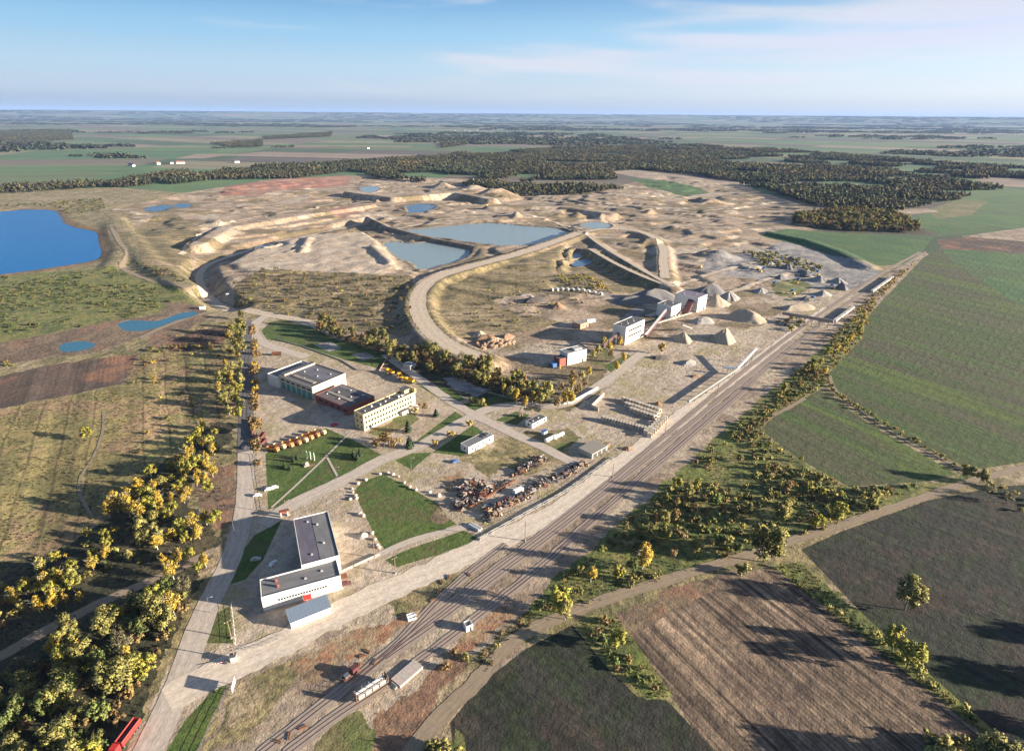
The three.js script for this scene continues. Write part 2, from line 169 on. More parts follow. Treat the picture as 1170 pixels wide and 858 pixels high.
const covers = [
  P(K.scrub, [[-1681.6,-1503.9],[-1329.9,-1600],[-1095.1,-1697.2],[-789.2,-1559.8],[-554.4,-1353.5],[-394.3,-814.8],[-311.4,-605.6],[-203.1,-445.6],[-115,-218],[-108.5,-127.7],[-109.5,-93.2],[-232.1,-92.4]]),
  P(K.scrub, [[-460, -60], [460, -60], [460, -440], [1150, -840], [-1150, -840], [-460, -440]]),
  P(21, grow(lake, 13)), P(K.sand, quarry), ...ponds.map((p) => P(23, grow(p, 5))),
  P(K.pink, [[-750.4,-1562.3],[-806.7,-1761.5],[-737.3,-1969.1],[-550.1,-2103.6],[-491.6,-1830.9],[-612.2,-1687.7],[-645.7,-1533.3]]), P(K.pink, [[-424.2,-1307.6],[-363.5,-1363.9],[-310.3,-1300.8],[-346.7,-1227.5]]), P(K.pale, [[349.8,-2317.1],[453.1,-2442.8],[719,-1944],[689.2,-1775],[557.7,-1857.5],[419.2,-2089.2]]), P(K.green, [[374.7,-2085.7],[442.7,-2061.3],[550.7,-1833.4],[542,-1702.1],[448.2,-1637.4],[401.7,-1800]]),
  P(24, plateau), P(K.wild, wildBand), P(K.wild, [[-63.7,-505.4],[-81.9,-553.9],[-95,-611.2],[-96.4,-680.2],[-73.3,-742.5],[17.6,-850.8],[72.8,-919.5],[136.3,-890.3],[187.6,-716.1],[152.6,-650.8],[98.4,-616.2],[47,-556.9],[-20.7,-522.6]]),
  P(K.sand, [[-24.8,-635.8],[56.7,-692.3],[116.1,-671.3],[182.9,-695.9],[189.7,-641.5],[124.5,-604.4],[47.8,-567.7],[13,-583.8]]),
  P(K.wild, [[-673.6,-1063.1],[-734,-1291.4],[-552.6,-1068.4],[-475.6,-868.3],[-380.4,-699.4],[-427.6,-718.7],[-524.8,-810.4]]), P(K.scrub, [[-859.5,-1284.8],[-771.5,-1229.2],[-513,-810.8],[-330.9,-627.6],[-396.7,-642.8],[-541.3,-779.2],[-587.2,-864.3]]),
  P(K.thicket, [[-683.7,-702.7],[-611.5,-748.4],[-529.9,-779.6],[-433.7,-710.2],[-340.4,-627.4],[-357.1,-604.4],[-392.9,-557.1],[-419.3,-520.8],[-488.6,-478.9]]), P(K.mud, [[-481.5,-470.8],[-430.7,-525.4],[-396.2,-562.5],[-329.7,-605.1],[-312.1,-587.4],[-336.2,-532.5],[-358.9,-477.5],[-449.1,-433.6]]),
  P(K.brown, [[-439.1,-407.1],[-399.8,-424.2],[-376.9,-449.6],[-320.7,-474.2],[-296,-412.9],[-331.9,-386.2],[-357.3,-370.4],[-389.3,-351.7]]),
  P(K.rough, [[-387.1,-349.2],[-356.2,-369.1],[-330.9,-384.8],[-295,-411.3],[-319.3,-474.2],[-317.3,-528],[-275.1,-576.7],[-187.6,-367.9],[-197.4,-354.8],[-199.6,-318],[-210.8,-285.8],[-208,-249.7],[-215.9,-222.9],[-248.2,-194.7]]),
  P(K.mud, [[-378.1,-626.4],[-340.4,-617.5],[-306.8,-575.9],[-311.2,-486.9],[-326.2,-493.1]]), P(K.brown, [[-310.6,-500],[-303.4,-533.3],[-275.6,-549.3],[-260,-501.1],[-280.4,-479.2],[-301.4,-482.9]]),
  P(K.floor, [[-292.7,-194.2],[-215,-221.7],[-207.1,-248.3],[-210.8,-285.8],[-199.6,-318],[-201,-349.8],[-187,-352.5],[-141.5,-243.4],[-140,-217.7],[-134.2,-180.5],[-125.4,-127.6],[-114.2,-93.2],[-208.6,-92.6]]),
  P(K.scrub, [[-175.5,-265.3],[-182.4,-310],[-174.5,-331.4],[-136.3,-243.5],[-143.1,-235.2]]), P(K.mud, [[-175.8,-273.4],[-173,-295.5],[-163.4,-300.4],[-138,-243.4],[-147.4,-239.9]]),
  // works yard
  P(K.yard, [[-258.7,-549.7],[-254,-577.2],[-192.7,-551.2],[-77.4,-463.3],[-16.7,-414.8],[33.9,-371.6],[70.7,-416.5],[90.5,-502.1],[140.7,-592.8],[214.4,-659.5],[288.4,-644.1],[384.1,-721.9],[440.6,-736.3],[478.9,-754.9],[406.2,-672],[243.1,-490.2],[127.9,-357.6],[50,-266.6],[-9.5,-219.2],[-56.7,-191.7],[-100.2,-155],[-112.3,-124.3],[-123.4,-124.2],[-126,-149.3],[-128.8,-186.1],[-138.6,-236.6],[-152.4,-291.2]]),
  P(K.sand, [[42.6,-494.5],[103.2,-586],[150.5,-640.4],[209.3,-677.6],[287.9,-668.7],[298.4,-621.3],[247.2,-561.6],[176.5,-527],[91.5,-508.8]]), P(K.grey, [[348.8,-897.9],[459.8,-1004.5],[481.5,-872.6],[495,-783.2],[417.3,-702.6],[363.7,-701.1],[323.3,-732.8],[284.9,-749],[250.4,-785.1],[286.3,-865.8]]),
  P(K.sand, [[-49.4,-479.9],[-20.4,-515.6],[47.4,-562.3],[105.9,-603.9],[116.3,-558.5],[90.1,-499.9],[70.7,-416.5],[37.8,-382.7],[10.1,-415.3],[-33.3,-464.1]]), P(K.meadow, [[66.1,-482.3],[82.2,-499.7],[87.8,-474.5],[76,-454.9],[67.8,-458.5]]),
  P(K.grey, [[99,-558.1],[132.7,-623.5],[145.7,-617.4],[115.4,-553.2]]), P(K.meadow, [[316.6,-715.8],[370.7,-760.7],[371.2,-717.4],[320.7,-662.4],[306.4,-669.2]]),
  P(K.scrub, [[-10.8,-328.4],[8.9,-343.5],[31.3,-334.6],[37.3,-308.2],[8,-288.9],[-13,-312.5]]), P(K.meadow, [[8.7,-334.2],[38.1,-348.8],[43.7,-334.8],[29.9,-315.1]]), P(K.scrub, [[-51.5,-302],[-24.1,-320.6],[-2.3,-312.6],[-12,-285.9],[-30.9,-275.3]]),
  P(K.yard, [[-78,-292.2],[-60.8,-311.8],[-34.2,-312.2],[-12.1,-288.6],[-29.5,-259.4]]), P(K.orange, [[-42.1,-288.2],[-30,-292.9],[-24.1,-282.2],[-33.2,-273.6]]),
  P(K.wild, [[-200.2,-561.8],[-112.4,-491.2],[-46.6,-448.7],[10,-409],[30,-388.2],[40.4,-415.9],[67.2,-441.9],[69.6,-408.5],[40,-371.7],[-15.8,-390.3],[-72.6,-430.4],[-141,-482.1],[-200.4,-535.6]]),
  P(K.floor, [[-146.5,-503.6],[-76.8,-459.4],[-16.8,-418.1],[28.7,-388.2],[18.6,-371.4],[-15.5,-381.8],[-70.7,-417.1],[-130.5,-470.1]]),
  P(K.lawn, [[-239.2,-534.8],[-240.7,-560.8],[-231.6,-569.3],[-206.2,-553.6],[-147.6,-508.1],[-104.6,-470.6],[-106.5,-443.9],[-149.1,-469.7],[-201.4,-502.4],[-224.4,-511]]), P(K.lawn, [[-150,-312.5],[-136,-329.8],[-122.6,-345],[-101.6,-330.3],[-78.3,-311.5],[-99.2,-286.5],[-118.5,-260.5],[-127.2,-256.6]]),
  P(K.lawn, [[-86.3,-272.9],[-83.9,-283.2],[-73.6,-290.4],[-55.3,-276.7],[-39,-262.3],[-32.2,-250.4],[-27.3,-245.5],[-48.4,-233.1],[-59.6,-225.3],[-66.9,-236.1]]), P(K.lawn, [[-71.3,-412.2],[-53.5,-414.2],[-33.7,-390],[-44.3,-381.3]]), P(K.lawn, [[-62.8,-324.3],[-39.5,-370.4],[-28.8,-356.3],[-50.6,-323.4]]),
  P(K.lawn, [[-36.8,-381.4],[-3.2,-401],[4.6,-386.4],[-15,-368.1],[-22.1,-364.1]]), P(K.lawn, [[-48.5,-315],[-26,-350.2],[-12.1,-333.9],[-29.9,-311.2]]), P(K.lawn, [[76,-454.9],[100.9,-480.9],[107.4,-467],[81.9,-431.7]]), P(K.lawn, [[-69.3,-305.6],[-61.1,-313.8],[-48.5,-315],[-58.2,-295.3]]), P(K.lawn, [[-11.1,-357.9],[3.3,-371.1],[12.3,-366],[3.2,-350.6]]),
  P(K.lawn, [[-58.3,-218.7],[-47.5,-227.3],[-23.4,-240.7],[-15.2,-234.1],[-34.4,-222.5],[-52.6,-214]]), P(K.lawn, [[-111.7,-124.3],[-110.6,-138.7],[-107,-148.8],[-102.6,-153.1],[-102.3,-138.8],[-101.1,-124.4]]), P(K.lawn, [[-118.5,-170.6],[-123.8,-183.4],[-118.2,-190.1],[-108.3,-170.7]]), P(K.lawn, [[-123.5,-202.2],[-127.9,-217.9],[-126,-235.4],[-116.8,-247.9],[-116.5,-242.3],[-115,-218],[-117.9,-205.5]]),
  P(K.meadow, [[-93.4,-338.4],[-70,-369.9],[-62,-357],[-81,-332.9]]), P(K.mud, [[-38.7,-259.3],[-30.9,-250.4],[-34.8,-244.7],[-41.9,-248.9]]),
  P(K.grey, [[-55,-427.4],[-41.3,-427.6],[-16.4,-406.9],[-25.5,-393.1],[-42.7,-404.9]]), P(K.grey, [[-178.1,-498.5],[-165,-507.7],[-150.8,-490.3],[-159.2,-481.7]]), P(K.grey, [[-138,-476],[-127.4,-482.4],[-117.2,-470.3],[-125.7,-462.3]]),
  // between the gravel road and the railway
  P(K.pale, [[-99.7,-124.4],[-101.7,-152.4],[-85.5,-168],[-56.7,-191.7],[-9.5,-219.2],[-1.5,-228.5],[24.9,-245.4],[51.4,-276.4],[130.5,-366.6],[252.5,-512.3],[478.9,-754.9],[642.5,-927.5],[630.2,-895.7],[423.7,-658.1],[260.7,-478.1],[143.4,-350.4],[74,-268.5],[22.2,-207],[-7.8,-171.6],[-34.7,-146.6],[-45.3,-124.8]]),
  P(K.scrub, [[-98.3,-127.2],[-99.3,-151.4],[-78.3,-166.8],[-79.2,-149.8],[-86.8,-130.2]]), P(K.orange, [[-83,-160.8],[-64,-176.7],[-46.1,-184.6],[-41.9,-191.8],[-34.5,-191.9],[-40,-180.1],[-55.1,-168.3],[-73.5,-151.6]]), P(K.scrub, [[-53,-191.7],[-25,-210.4],[-16.9,-207.7],[-30.8,-191.9],[-47.9,-184.6]]),
  P(K.mud, [[-43.9,-124.8],[-46,-141.5],[-35.3,-150.1],[-21.1,-167.4],[-14.2,-165.4],[-25.4,-146.7],[-31.3,-124.9]]), P(K.meadow, [[-65.4,-124.6],[-59.8,-136.6],[-50.8,-142.5],[-44.9,-133.6],[-44.2,-124.8]]), P(K.orange, [[-26,-165.3],[-8.5,-192.2],[2.6,-192.3],[-2.8,-181.8],[-20.8,-163.4]]),
  // scrub belt right of the railway and the fields
  P(K.thicket, [[6.2,-187.5],[22.5,-210.9],[74,-268.5],[151.8,-358],[270.4,-490.7],[380.2,-623.4],[370,-592.6],[329.1,-528.1],[258.6,-445.6],[234,-411.5],[199,-385.5],[163.6,-348.3],[173.7,-310.1],[188.8,-279.9],[236.6,-285.8],[261.2,-294.2],[273.1,-300.9],[270.2,-292.5],[227.9,-272.1],[167.5,-247.2],[124.6,-228.7],[86.6,-213.3],[28.1,-187.7],[6,-171.8],[0.8,-171.7]]),
  P(K.field, [[611.6,-883],[679.5,-948.7],[784,-913.5],[971.5,-860.9],[409.3,-313.6],[309.6,-309.1],[272.4,-299.9],[252.8,-338],[244,-410.1],[257.7,-443.8],[325.7,-523.2],[370,-592.6],[423.7,-658.1]]), P(K.green, [[679.5,-948.7],[784,-913.5],[971.5,-860.9],[680.3,-577.4],[559.9,-628.1],[633.2,-849.4]]),
  P(K.field, [[164.8,-348.4],[197.8,-382.6],[233.9,-409.9],[244,-349.6],[259.8,-295.1],[237.7,-287.5],[189.7,-281.7],[174.1,-311.1]]),
  P(K.soil, [[139.5,-228.2],[164.7,-241.6],[225.8,-268.9],[274.1,-282.8],[420.2,-299.1],[197,-95.3],[170.4,-95.1],[162.8,-136.5],[155.9,-159.1],[148.8,-181.5]]),
  P(K.plough, [[44.1,-186.9],[67.5,-200],[102.6,-213.5],[120.7,-214.8],[133.1,-193.6],[145.2,-168.9],[157,-146.2],[162.4,-134.6],[168,-95.1],[90.9,-94.6],[69.9,-117.5],[58.4,-147.4]]), P(K.mud, [[44.1,-186.9],[67.5,-200],[84.6,-206.6],[91.1,-202.4],[64.3,-186.2],[47.6,-174.3]]),
  P(K.soil, [[-20.3,-138.2],[-8.5,-156.2],[5.9,-168.9],[25.4,-181.2],[35.6,-162.7],[45.6,-148.7],[55.9,-147.4],[71.2,-122.9],[76.5,-94.5],[-9.7,-93.9]]),
  P(K.thicket, [[25.4,-181.2],[39,-186.8],[44.6,-186],[58.7,-148.8],[49,-147.4],[38.2,-158.1]]), P(K.thicket, [[121.2,-216],[134.6,-220.8],[149.3,-182.4],[156.4,-159.9],[164.8,-135.9],[160.6,-133.4],[144.5,-167.7]]), P(K.meadow, [[-18,-93.8],[-18.3,-136.3],[-15.2,-133.8],[-4.9,-93.9]]),
  P(K.pale, [[-7.3,-157.7],[2.5,-172.6],[5.9,-168.9],[-8.5,-155.4]]),
  // fields beyond the works
  P(K.green, [[427.2,-1042.3],[506.1,-1114.5],[586.8,-1082.4],[738.7,-1055.1],[574.1,-847.4],[513.2,-823.9],[496.8,-903.2]]), P(K.green, [[786.3,-1226.7],[1011.6,-1438.5],[1293.6,-1652.2],[1959.5,-1956.2],[1179.6,-1143.8],[960.5,-1134.3],[741.8,-1055.2],[761.1,-1089.8]]), P(K.meadow, [[932.4,-1378.5],[1133,-1571.2],[1188.9,-1541],[978.7,-1304.6],[870.2,-1252.7]]),
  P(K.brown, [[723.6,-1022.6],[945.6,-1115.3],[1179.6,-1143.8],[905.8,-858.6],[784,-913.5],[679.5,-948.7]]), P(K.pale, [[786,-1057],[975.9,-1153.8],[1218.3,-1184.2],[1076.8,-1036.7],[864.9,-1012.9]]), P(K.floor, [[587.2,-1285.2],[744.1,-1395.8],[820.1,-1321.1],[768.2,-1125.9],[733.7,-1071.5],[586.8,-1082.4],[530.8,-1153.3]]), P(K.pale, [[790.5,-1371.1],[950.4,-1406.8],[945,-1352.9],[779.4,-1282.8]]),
];
// stripes of farmland out to the horizon
const farmTones = [[0.06, 0.125, 0.04], [0.08, 0.14, 0.045], [0.055, 0.11, 0.04], [0.10, 0.13, 0.05], [0.19, 0.165, 0.09], [0.14, 0.11, 0.075], [0.085, 0.07, 0.055], [0.07, 0.13, 0.045], [0.23, 0.17, 0.12], [0.045, 0.08, 0.032]];
function farm(x, z, out) {
  const rx = Math.round(x / 2600 + 0.4 * (vn(x / 3000, z / 3000) - 0.5)), rz = Math.round(z / 2600), th = (hash(rx, rz) - 0.5) * 1.1 + 0.15;
  const c = Math.cos(th), s = Math.sin(th), u = c * x + s * z, v = -s * x + c * z;
  const row = Math.floor(v / 340), col = Math.floor(u / 900 + hash(row, rx) * 5), t = farmTones[Math.floor(hash(col * 7 + rx, row * 3 + rz) * 10)];
  const strip = Math.floor(v / 85), g = 0.85 + 0.3 * hash(strip, col);
  const n = 0.82 + 0.36 * fbm(x / 60, z / 60, 3);
  for (let q = 0; q < 3; q++) out[q] = t[q] * g * n;
}
const tiles = [
  { x: [-420, 0], z: [-440, -118], w: 2048, h: 1570 }, { x: [0, 420], z: [-440, -118], w: 2048, h: 1570 },
  { x: [-1000, 0], z: [-1150, -440], w: 2048, h: 1454 }, { x: [0, 1000], z: [-1150, -440], w: 2048, h: 1454 },
  { x: [-2900, 0], z: [-3600, 500], w: 2048, h: 2048 }, { x: [0, 2900], z: [-3600, 500], w: 2048, h: 2048 },
  { x: [-12700, 0], z: [-15000, 4000], w: 1600, h: 2048 }, { x: [0, 12700], z: [-15000, 4000], w: 1600, h: 2048 },
  { x: [-46000, 46000], z: [-46000, 15000], w: 2048, h: 1024 },
];
function paint(t) {
  const { w, h } = t, [x0, x1] = t.x, [z0, z1] = t.z, kx = (x1 - x0) / w, kz = (z1 - z0) / h, cls = new Uint8Array(w * h).fill(1);
  for (const c of covers) {
    if (c.b[1] < x0 || c.b[0] > x1 || c.b[3] < z0 || c.b[2] > z1) continue;
    const j0 = Math.max(0, Math.floor((c.b[2] - z0) / kz)), j1 = Math.min(h - 1, Math.ceil((c.b[3] - z0) / kz)), p = c.p;
    for (let j = j0; j <= j1; j++) {
      const z = z0 + (j + 0.5) * kz, cuts = [];
      for (let a = 0, b = p.length - 1; a < p.length; b = a++) if ((p[a][1] > z) !== (p[b][1] > z)) cuts.push((p[b][0] - p[a][0]) * (z - p[a][1]) / (p[b][1] - p[a][1]) + p[a][0]);
      cuts.sort((a, b) => a - b);
      for (let q = 0; q + 1 < cuts.length; q += 2) { const i0 = Math.max(0, Math.ceil((cuts[q] - x0) / kx - 0.5)), i1 = Math.min(w - 1, Math.floor((cuts[q + 1] - x0) / kx - 0.5)); if (i1 >= i0) cls.fill(c.k, j * w + i0, j * w + i1 + 1); }
    }
  }
  const data = new Uint8Array(w * h * 4), lut = new Uint8Array(4096), o3 = [0, 0, 0], far = kx > 5;
  for (let i = 0; i < 4096; i++) lut[i] = Math.round(255 * toS(i / 4095));
  const D = {}; for (const k in looks) { const L = looks[k]; D[k] = { ...L }; if (L.line) { const q = L.line[0] * R; D[k].lc = Math.cos(q) / L.line[1]; D[k].ls = Math.sin(q) / L.line[1]; } if (L.stretch) { const q = L.stretch[0] * R; D[k].sc = Math.cos(q); D[k].sn = Math.sin(q); } }
  const grain = Math.max(kx, 0.35), clean = { 4: 1, 5: 1, 6: 1, 7: 1, 13: 1 };
  for (let j = 0; j < h; j++) for (let i = 0; i < w; i++) {
    const x = x0 + (i + 0.5) * kx, z = z0 + (j + 0.5) * kz;
    let k;
    if (far) k = cls[j * w + i]; else {
      const wx = (vn(x / 5, z / 5) - 0.5) * 4 + (vn(x / 1.3 + 50, z / 1.3) - 0.5) * 1.4, wz = (vn(x / 5 + 90, z / 5 + 40) - 0.5) * 4 + (vn(x / 1.3, z / 1.3 + 77) - 0.5) * 1.4;
      const ii = Math.min(w - 1, Math.max(0, i + Math.round(wx / kx))), jj = Math.min(h - 1, Math.max(0, j + Math.round(wz / kz)));
      k = cls[jj * w + ii]; const here = cls[j * w + i]; if (clean[here] || clean[k]) k = here;      // mown lawns and tilled fields keep a clean edge
    }
    let r, g, b;
    if (k === 1) { farm(x, z, o3); [r, g, b] = o3; const f = 1 + 0.3 * (vn(x / grain * 0.6, z / grain * 0.6) - 0.5); r *= f; g *= f; b *= f; }
    else {
      const L = D[k]; let px = x, pz = z;
      if (L.stretch) { px = (L.sc * x - L.sn * z) / L.stretch[1]; pz = L.sn * x + L.sc * z; }
      const n1 = vn(px / L.s, pz / L.s) * 0.6 + vn(px / L.s * 2.7 + 31, pz / L.s * 2.7) * 0.4, n2 = vn(px / L.s * 0.45 + 70, pz / L.s * 0.45 + 13) * 0.6 + vn(px / L.s * 1.9 + 5, pz / L.s * 1.9 + 17) * 0.4;
      const t1 = ss(0.3, 0.7, n1), t2 = ss(0.52, 0.75, n2);
      let f = 1 + L.f * ((vn(x / grain * 0.8 + 3, z / grain * 0.8) - 0.5) + 0.9 * (vn(x / 1.9 + 11, z / 1.9 + 8) - 0.5));
      if (L.line) { const q = L.lc * x + L.ls * z + 0.2 * (vn(x / 40, z / 40) - 0.5); f *= Math.max(0.35, 1 + L.line[2] * ((L.fine ? 0.8 : 0.7) * (vn(q * 2, 3 + z / 90) - 0.5) + (L.fine ? 0.22 : 0.5) * (vn(q * 0.6, 9) - 0.5) + (L.fine ? 0.8 : 0.5) * (vn(q * 5, 5 + z / 45) - 0.5)) * 2); if (L.tram) { const w = (q * L.line[1]) / L.tram, fr = w - Math.floor(w), d = Math.abs(fr - 0.5) * L.tram; if (Math.abs(d - 0.9) < 0.32) f *= 0.72 + 0.15 * vn(x / 5, z / 5); } if (L.rut) { const fr = q - Math.floor(q); if (Math.abs(fr - 0.5 - 0.06 * (vn(x / 14, z / 14) - 0.5)) < 0.045 && hash(Math.floor(q), 3) > 0.3) f *= 1 - L.rut * (0.6 + 0.4 * vn(x / 4, z / 4)); } }
      r = mix(mix(L.a[0], L.b[0], t1), L.c[0], t2) * f; g = mix(mix(L.a[1], L.b[1], t1), L.c[1], t2) * f; b = mix(mix(L.a[2], L.b[2], t1), L.c[2], t2) * f;
      if (L.d) { const t3 = ss(0.52, 0.62, fbm(x / L.ds / 1.8 + 21, z / L.ds + 4, 4)) * 0.85; r = mix(r, L.d[0] * f, t3); g = mix(g, L.d[1] * f, t3); b = mix(b, L.d[2] * f, t3); }
    }
    const o = (j * w + i) * 4;
    data[o] = lut[Math.min(4095, Math.max(0, r * 4095 | 0))]; data[o + 1] = lut[Math.min(4095, Math.max(0, g * 4095 | 0))]; data[o + 2] = lut[Math.min(4095, Math.max(0, b * 4095 | 0))]; data[o + 3] = 255;
  }
  const tex = new THREE.DataTexture(data, w, h, THREE.RGBAFormat); tex.colorSpace = THREE.SRGBColorSpace; tex.magFilter = THREE.LinearFilter; tex.minFilter = THREE.LinearMipmapLinearFilter; tex.generateMipmaps = true; tex.needsUpdate = true;
  return tex;
}
function noiseTexture(n, fn, srgb) { const d = new Uint8Array(n * n * 4); for (let j = 0; j < n; j++) for (let i = 0; i < n; i++) { const c = fn(i / n, j / n), o = (j * n + i) * 4; for (let q = 0; q < 3; q++) d[o + q] = Math.min(255, Math.max(0, 255 * (Array.isArray(c) ? c[q] : c))); d[o + 3] = 255; } const t = new THREE.DataTexture(d, n, n, THREE.RGBAFormat); t.wrapS = t.wrapT = THREE.RepeatWrapping; t.magFilter = THREE.LinearFilter; if (srgb) t.colorSpace = THREE.SRGBColorSpace; t.needsUpdate = true; return t; }
const bumpTex = noiseTexture(512, (u, v) => { let s = 0; for (const [k, a] of [[8, 0.35], [16, 0.25], [32, 0.2], [64, 0.2]]) { const X = u * k, Y = v * k, xi = Math.floor(X), yi = Math.floor(Y); let a0 = X - xi, b0 = Y - yi; a0 = a0 * a0 * (3 - 2 * a0); b0 = b0 * b0 * (3 - 2 * b0); const g = (p, q) => hash((p % k) + k * 91, (q % k) + k * 17); s += a * mix(mix(g(xi, yi), g(xi + 1, yi), a0), mix(g(xi, yi + 1), g(xi + 1, yi + 1), a0), b0); } return s; });

// ---------------------------------------------------------------- the ground, one sheet to the horizon
{
  const axis = (marks) => { const s = new Set(); for (let i = 1; i < marks.length; i++) { const [a, , ] = marks[i - 1], [b, st] = marks[i]; const n = Math.max(1, Math.round((b - a) / st)); for (let k = 0; k <= n; k++) s.add(Math.round((a + (b - a) * k / n) * 100) / 100); } return [...s].sort((p, q) => p - q); };
  const xs = axis([[-46000], [-12700, 1500], [-2900, 600], [-1000, 120], [-760, 24], [-420, 6], [0, 4], [420, 4], [760, 6], [1000, 30], [2900, 120], [12700, 600], [46000, 1500]]);
  const zs = axis([[-46000], [-15000, 1500], [-3600, 400], [-2200, 60], [-1700, 12], [-1150, 5], [-440, 4], [-118, 12], [500, 60], [4000, 500], [15000, 4000]]);
  const tileOf = (x, z) => tiles.findIndex((t) => x > t.x[0] && x < t.x[1] && z > t.z[0] && z < t.z[1]);
  const H = new Float32Array(xs.length * zs.length);
  for (let j = 0; j < zs.length; j++) for (let i = 0; i < xs.length; i++) H[j * xs.length + i] = ground(xs[i], zs[j]);
  const nx = xs.length, nrm = (i, j) => { const i0 = Math.max(0, i - 1), i1 = Math.min(nx - 1, i + 1), j0 = Math.max(0, j - 1), j1 = Math.min(zs.length - 1, j + 1); const a = -(H[j * nx + i1] - H[j * nx + i0]) / (xs[i1] - xs[i0]), b = -(H[j1 * nx + i] - H[j0 * nx + i]) / (zs[j1] - zs[j0]), l = Math.hypot(a, 1, b); return [a / l, 1 / l, b / l]; };
  const pos = [], nor = [], uv = [], ind = [], g = new THREE.BufferGeometry();
  const mats = tiles.map((t, n) => {
    const m = new THREE.MeshStandardMaterial({ map: paint(t), roughness: 1 }); m.name = 'ground_cover';
    if (n < 4) { const b = bumpTex.clone(); b.repeat.set((t.x[1] - t.x[0]) / 22, (t.z[1] - t.z[0]) / 22); b.needsUpdate = true; m.bumpMap = b; m.bumpScale = n < 2 ? 0.3 : 0.5; }
    return m;
  });
  const cells = tiles.map(() => []);
  for (let j = 0; j + 1 < zs.length; j++) for (let i = 0; i + 1 < nx; i++) { const t = tileOf((xs[i] + xs[i + 1]) / 2, (zs[j] + zs[j + 1]) / 2); if (t >= 0) cells[t].push([i, j]); }
  tiles.forEach((t, n) => {
    const id = new Map(), start = ind.length;
    const vert = (i, j) => { const key = j * nx + i; if (!id.has(key)) { id.set(key, pos.length / 3); pos.push(xs[i], H[key], zs[j]); nor.push(...nrm(i, j)); uv.push((xs[i] - t.x[0]) / (t.x[1] - t.x[0]), (zs[j] - t.z[0]) / (t.z[1] - t.z[0])); } return id.get(key); };
    for (const [i, j] of cells[n]) { const a = vert(i, j), b = vert(i + 1, j), c = vert(i, j + 1), d = vert(i + 1, j + 1); ind.push(a, c, b, b, c, d); }
    g.addGroup(start, ind.length - start, n);
  });
  g.setAttribute('position', new THREE.Float32BufferAttribute(pos, 3)); g.setAttribute('normal', new THREE.Float32BufferAttribute(nor, 3)); g.setAttribute('uv', new THREE.Float32BufferAttribute(uv, 2)); g.setIndex(ind);
  const m = new THREE.Mesh(g, mats); m.name = 'ground'; m.receiveShadow = m.castShadow = true; m.userData.kind = 'structure'; scene.add(m);
}
// ---------------------------------------------------------------- helpers for things and parts
const taken = {};
function numbered(n) { const k = taken[n] = (taken[n] ?? -1) + 1; return k ? `${n}_${String(k).padStart(3, '0')}` : n; }
function tag(o, label, category, group) { o.userData.label = label; o.userData.category = category; if (group) o.userData.group = group; return o; }
function thing(name, label, category, [x, z], yaw = 0, group, y = ground(x, z)) { const o = new THREE.Group(); o.name = numbered(name); o.position.set(x, y, z); o.rotation.y = yaw; scene.add(o); return tag(o, label, category, group); }
function part(name, g, m, parent, p, r, s) { const o = new THREE.Mesh(g, m); o.name = name; o.castShadow = o.receiveShadow = true; if (p) o.position.set(...p); if (r) o.rotation.set(...r); if (s) o.scale.set(...s); parent.add(o); return o; }
function copy(o, [x, z], yaw, label, y = ground(x, z), s = 1) { const c = o.clone(); c.userData = { ...o.userData }; c.name = numbered(o.name.replace(/_\d\d\d$/, '')); c.position.set(x, y, z); c.rotation.y = yaw; if (s !== 1) c.scale.multiplyScalar(s); if (label) c.userData.label = label; scene.add(c); return c; }
function struct(name, g, m) { const o = new THREE.Mesh(g, m); o.name = numbered(name); o.castShadow = o.receiveShadow = true; o.userData.kind = 'structure'; scene.add(o); return o; }
const BX = new THREE.BoxGeometry(1, 1, 1).translate(0, 0.5, 0), CY = new THREE.CylinderGeometry(1, 1, 1, 14).translate(0, 0.5, 0), CYX = new THREE.CylinderGeometry(1, 1, 1, 12).rotateX(Math.PI / 2);
const bx = (name, parent, m, x, y, z, w, h, d, ry = 0) => part(name, BX, m, parent, [x, y, z], ry ? [0, ry, 0] : null, [w, h, d]);
function boxM(w, h, d) { const g = new THREE.BoxGeometry(w, h, d).translate(0, h / 2, 0), u = g.attributes.uv, f = [[d, h], [d, h], [w, d], [w, d], [w, h], [w, h]]; for (let i = 0; i < 24; i++) u.setXY(i, u.getX(i) * f[i >> 2][0], u.getY(i) * f[i >> 2][1]); return g; }
const stain = noiseTexture(256, (u, v) => { const n = fbm(u * 24, v * 24, 4), s = fbm(u * 60, v * 5 + 40, 3); const c = 0.58 + 0.44 * n + 0.3 * (s - 0.5); return Math.min(1, c); });
const speck = noiseTexture(256, (u, v) => 0.62 + 0.5 * fbm(u * 40, v * 40, 3));
const tilt = (t, k) => { const c = t.clone(); c.repeat.set(k, k); c.needsUpdate = true; return c; };
const stainT = tilt(stain, 1 / 9), speckT = tilt(speck, 1 / 7);
function M(r, g, b, rough = 0.85, o = {}) { const m = new THREE.MeshStandardMaterial({ roughness: rough, ...o }); m.color.setRGB(r, g, b); return m; }
const white = M(0.80, 0.78, 0.73, 0.8, { map: stainT }), cream = M(0.80, 0.62, 0.30, 0.85, { map: stainT }), beige = M(0.62, 0.52, 0.40, 0.85, { map: stainT }), brickRed = M(0.30, 0.10, 0.075, 0.9, { map: speckT }), palegrey = M(0.50, 0.50, 0.49, 0.85, { map: stainT });
const felt = M(0.105, 0.10, 0.105, 0.9, { map: speckT }), feltLight = M(0.19, 0.185, 0.185, 0.9, { map: speckT }), feltPale = M(0.30, 0.265, 0.22, 0.9, { map: speckT }), tin = M(0.22, 0.27, 0.34, 0.55, { map: speckT, metalness: 0.25 });
